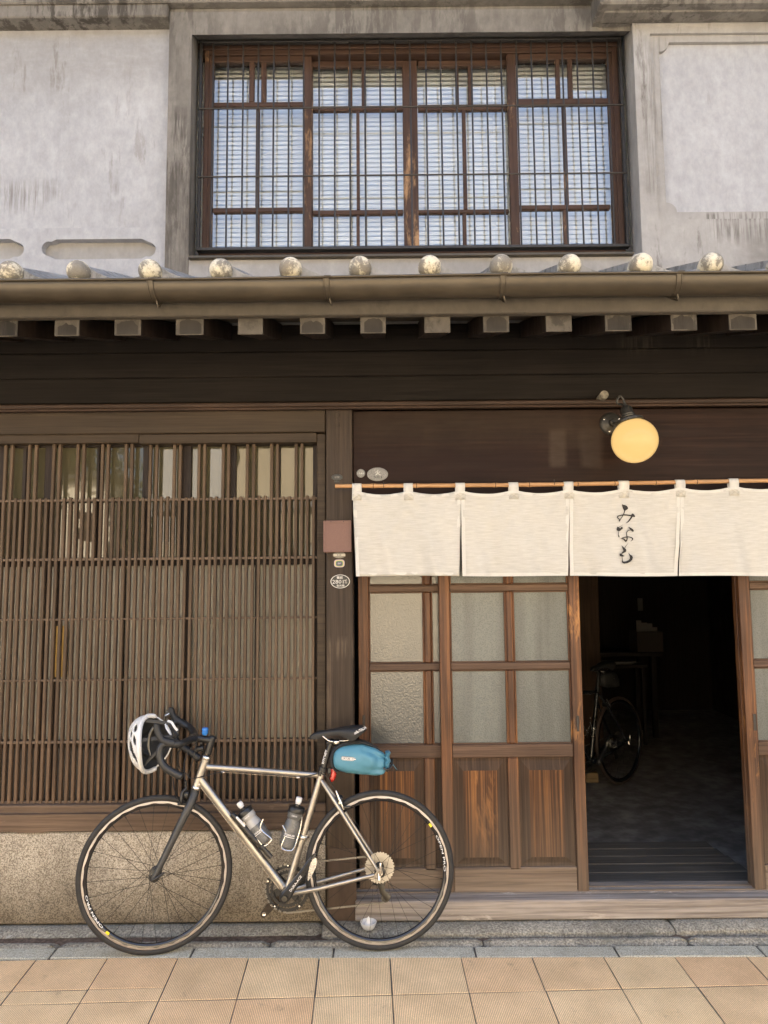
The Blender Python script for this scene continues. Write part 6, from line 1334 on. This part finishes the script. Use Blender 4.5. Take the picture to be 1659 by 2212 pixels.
# ============================================================ inside the dark entrance
fl = MB().add([(.34, .14, 0), (XR-.3, .14, 0), (XR-.3, 5.2, 0), (.34, 5.2, 0)], [(0, 1, 2, 3)]).build('floor', granite('earthen_floor', (.22, .205, .185), (.28, .26, .235), (.37, .345, .31), 9, .8, (.7, 1.25), bmp=1.0), None, 0); tag(fl, kind='structure')
dk = empty('step_board', (1.2, .3, 0), 'low platform of worn grey planks just inside the threshold', 'platform')
M_PLK = wood('worn_plank', (.075, .068, .058), (.115, .105, .09), (.17, .155, .135), 'x', .65, 60, 2, (.7, 1.25), .5)
for i in range(5): B('plank', M_PLK, dk, .42, 1.83+.012*(4-i), .26+i*.105, .36+i*.105, .055, .08+random.uniform(-.002, .002), .004)
for xx in (.5, 1.2, 1.78): B('batten', M_PLK, dk, xx, xx+.05, .27, .78, 0.001, .054, .003)
cab = empty('wooden_cabinet', (1.2, 3.0, 0), 'tall brown wooden cabinet standing at the left inside the entrance', 'cabinet'); M_CAB = wood('cabinet_wood', (.045, .024, .01), (.065, .034, .015), (.085, .045, .021), 'z', .5, 40, 1.5, (.8, 1.2), .15)
B('carcass', M_CAB, cab, .45, 1.93, 3.0, 3.4, 0.0, 2.35, .004)
for i in range(3): B('door', M_CAB, cab, .47+i*.487, .47+(i+1)*.487-.012, 2.978, 2.999, .06, 2.3, .004)
bn = empty('bench', (2.2, 3.9, 0), 'dark low bench at the back of the entrance under the crate', 'bench')
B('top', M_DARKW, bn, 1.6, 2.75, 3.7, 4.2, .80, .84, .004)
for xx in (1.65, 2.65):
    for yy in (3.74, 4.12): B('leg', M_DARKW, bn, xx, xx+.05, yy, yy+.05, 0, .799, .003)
bp_ = at(1404, 1412, 3.75); M_CARD = plain('brown_card', (.06, .045, .033), .8, 0, .12, 20)
crx = empty('crate', (bp_.x, 3.85, .841), 'brown box of pale cards on the dark bench inside the entrance', 'box'); cw = .13; ch_ = .20
B('side', M_CARD, crx, bp_.x-cw, bp_.x+cw, 3.73, 3.738, .841, .841+ch_, .001); B('side', M_CARD, crx, bp_.x-cw, bp_.x+cw, 3.95, 3.958, .841, .841+ch_, .001); B('end', M_CARD, crx, bp_.x-cw, bp_.x-cw+.008, 3.739, 3.949, .841, .841+ch_, .001); B('end', M_CARD, crx, bp_.x+cw-.008, bp_.x+cw, 3.739, 3.949, .841, .841+ch_, .001); B('bottom', M_CARD, crx, bp_.x-cw+.009, bp_.x+cw-.009, 3.739, 3.949, .842, .85, .001)
M_PAPER = plain('paper', (.18, .165, .145), .8, 0, .05, 20)
for i, (dx, w_, h_, lab) in enumerate(((-.095, .05, .30, 'tallest, leftmost pale card in the brown box'), (-.03, .06, .275, 'pale card second from the left in the brown box'), (.035, .055, .265, 'pale card third from the left in the brown box'), (.092, .06, .225, 'lowest, rightmost pale card in the brown box'))):
    yy = 3.76+i*.03; o = MB().box(bp_.x+dx-w_/2, bp_.x+dx+w_/2, yy, yy+.006, .851, .851+h_).build('card', M_PAPER, None, 0, loc=(bp_.x+dx, yy, .851)); tag(o, lab, 'card', 'cards in the brown box')
pp_ = at(1384.5, 1306, 5.17); o = MB().box(pp_.x-.03, pp_.x+.03, 5.192, 5.199, pp_.z-.075, pp_.z+.075).build('paper_note', M_PAPER, None, 0, loc=pp_); tag(o, 'narrow paper strip pinned to the back wall of the dark entrance', 'paper')
st_ = at(1352, 1470, 3.2); tbx = empty('side_table', (st_.x, 3.3, 0), 'dark side table behind the black bicycle', 'table'); B('top', M_DARKW, tbx, st_.x-.3, st_.x+.3, 3.45, 3.68, .72, .75, .003)
for xx in (-.27, .24): B('leg', M_DARKW, tbx, st_.x+xx, st_.x+xx+.03, 3.46, 3.49, 0, .719, .002); B('leg', M_DARKW, tbx, st_.x+xx, st_.x+xx+.03, 3.63, 3.66, 0, .719, .002)
for i in range(4):
    o = MB().box(-.14, .14, -.08, .08, 0, .006).xf(Matrix.Translation((st_.x+.02+i*.014, 3.56, .7505+i*.0065)) @ Matrix.Rotation(.2*sin(i*2.1), 4, 'Z')).build('booklet', M_PAPER, None, 0, loc=(st_.x, 3.56, .7505+i*.0065)); tag(o, f'pale thin booklet {("at the bottom of", "second in", "third in", "on top of")[i]} the loose pile on the side table', 'booklet', 'booklets on the side table')
wk = atz(1282, 1691, 0); o = MB().box(wk.x-.055, wk.x+.04, wk.y, wk.y+.08, 0, .075, .003).build('wood_block', wood('pale_block', (.25, .17, .09), (.34, .24, .13), (.42, .31, .18), 'x'), None, 20, loc=wk); tag(o, 'pale sawn wooden block on the floor by the black bicycle', 'block')
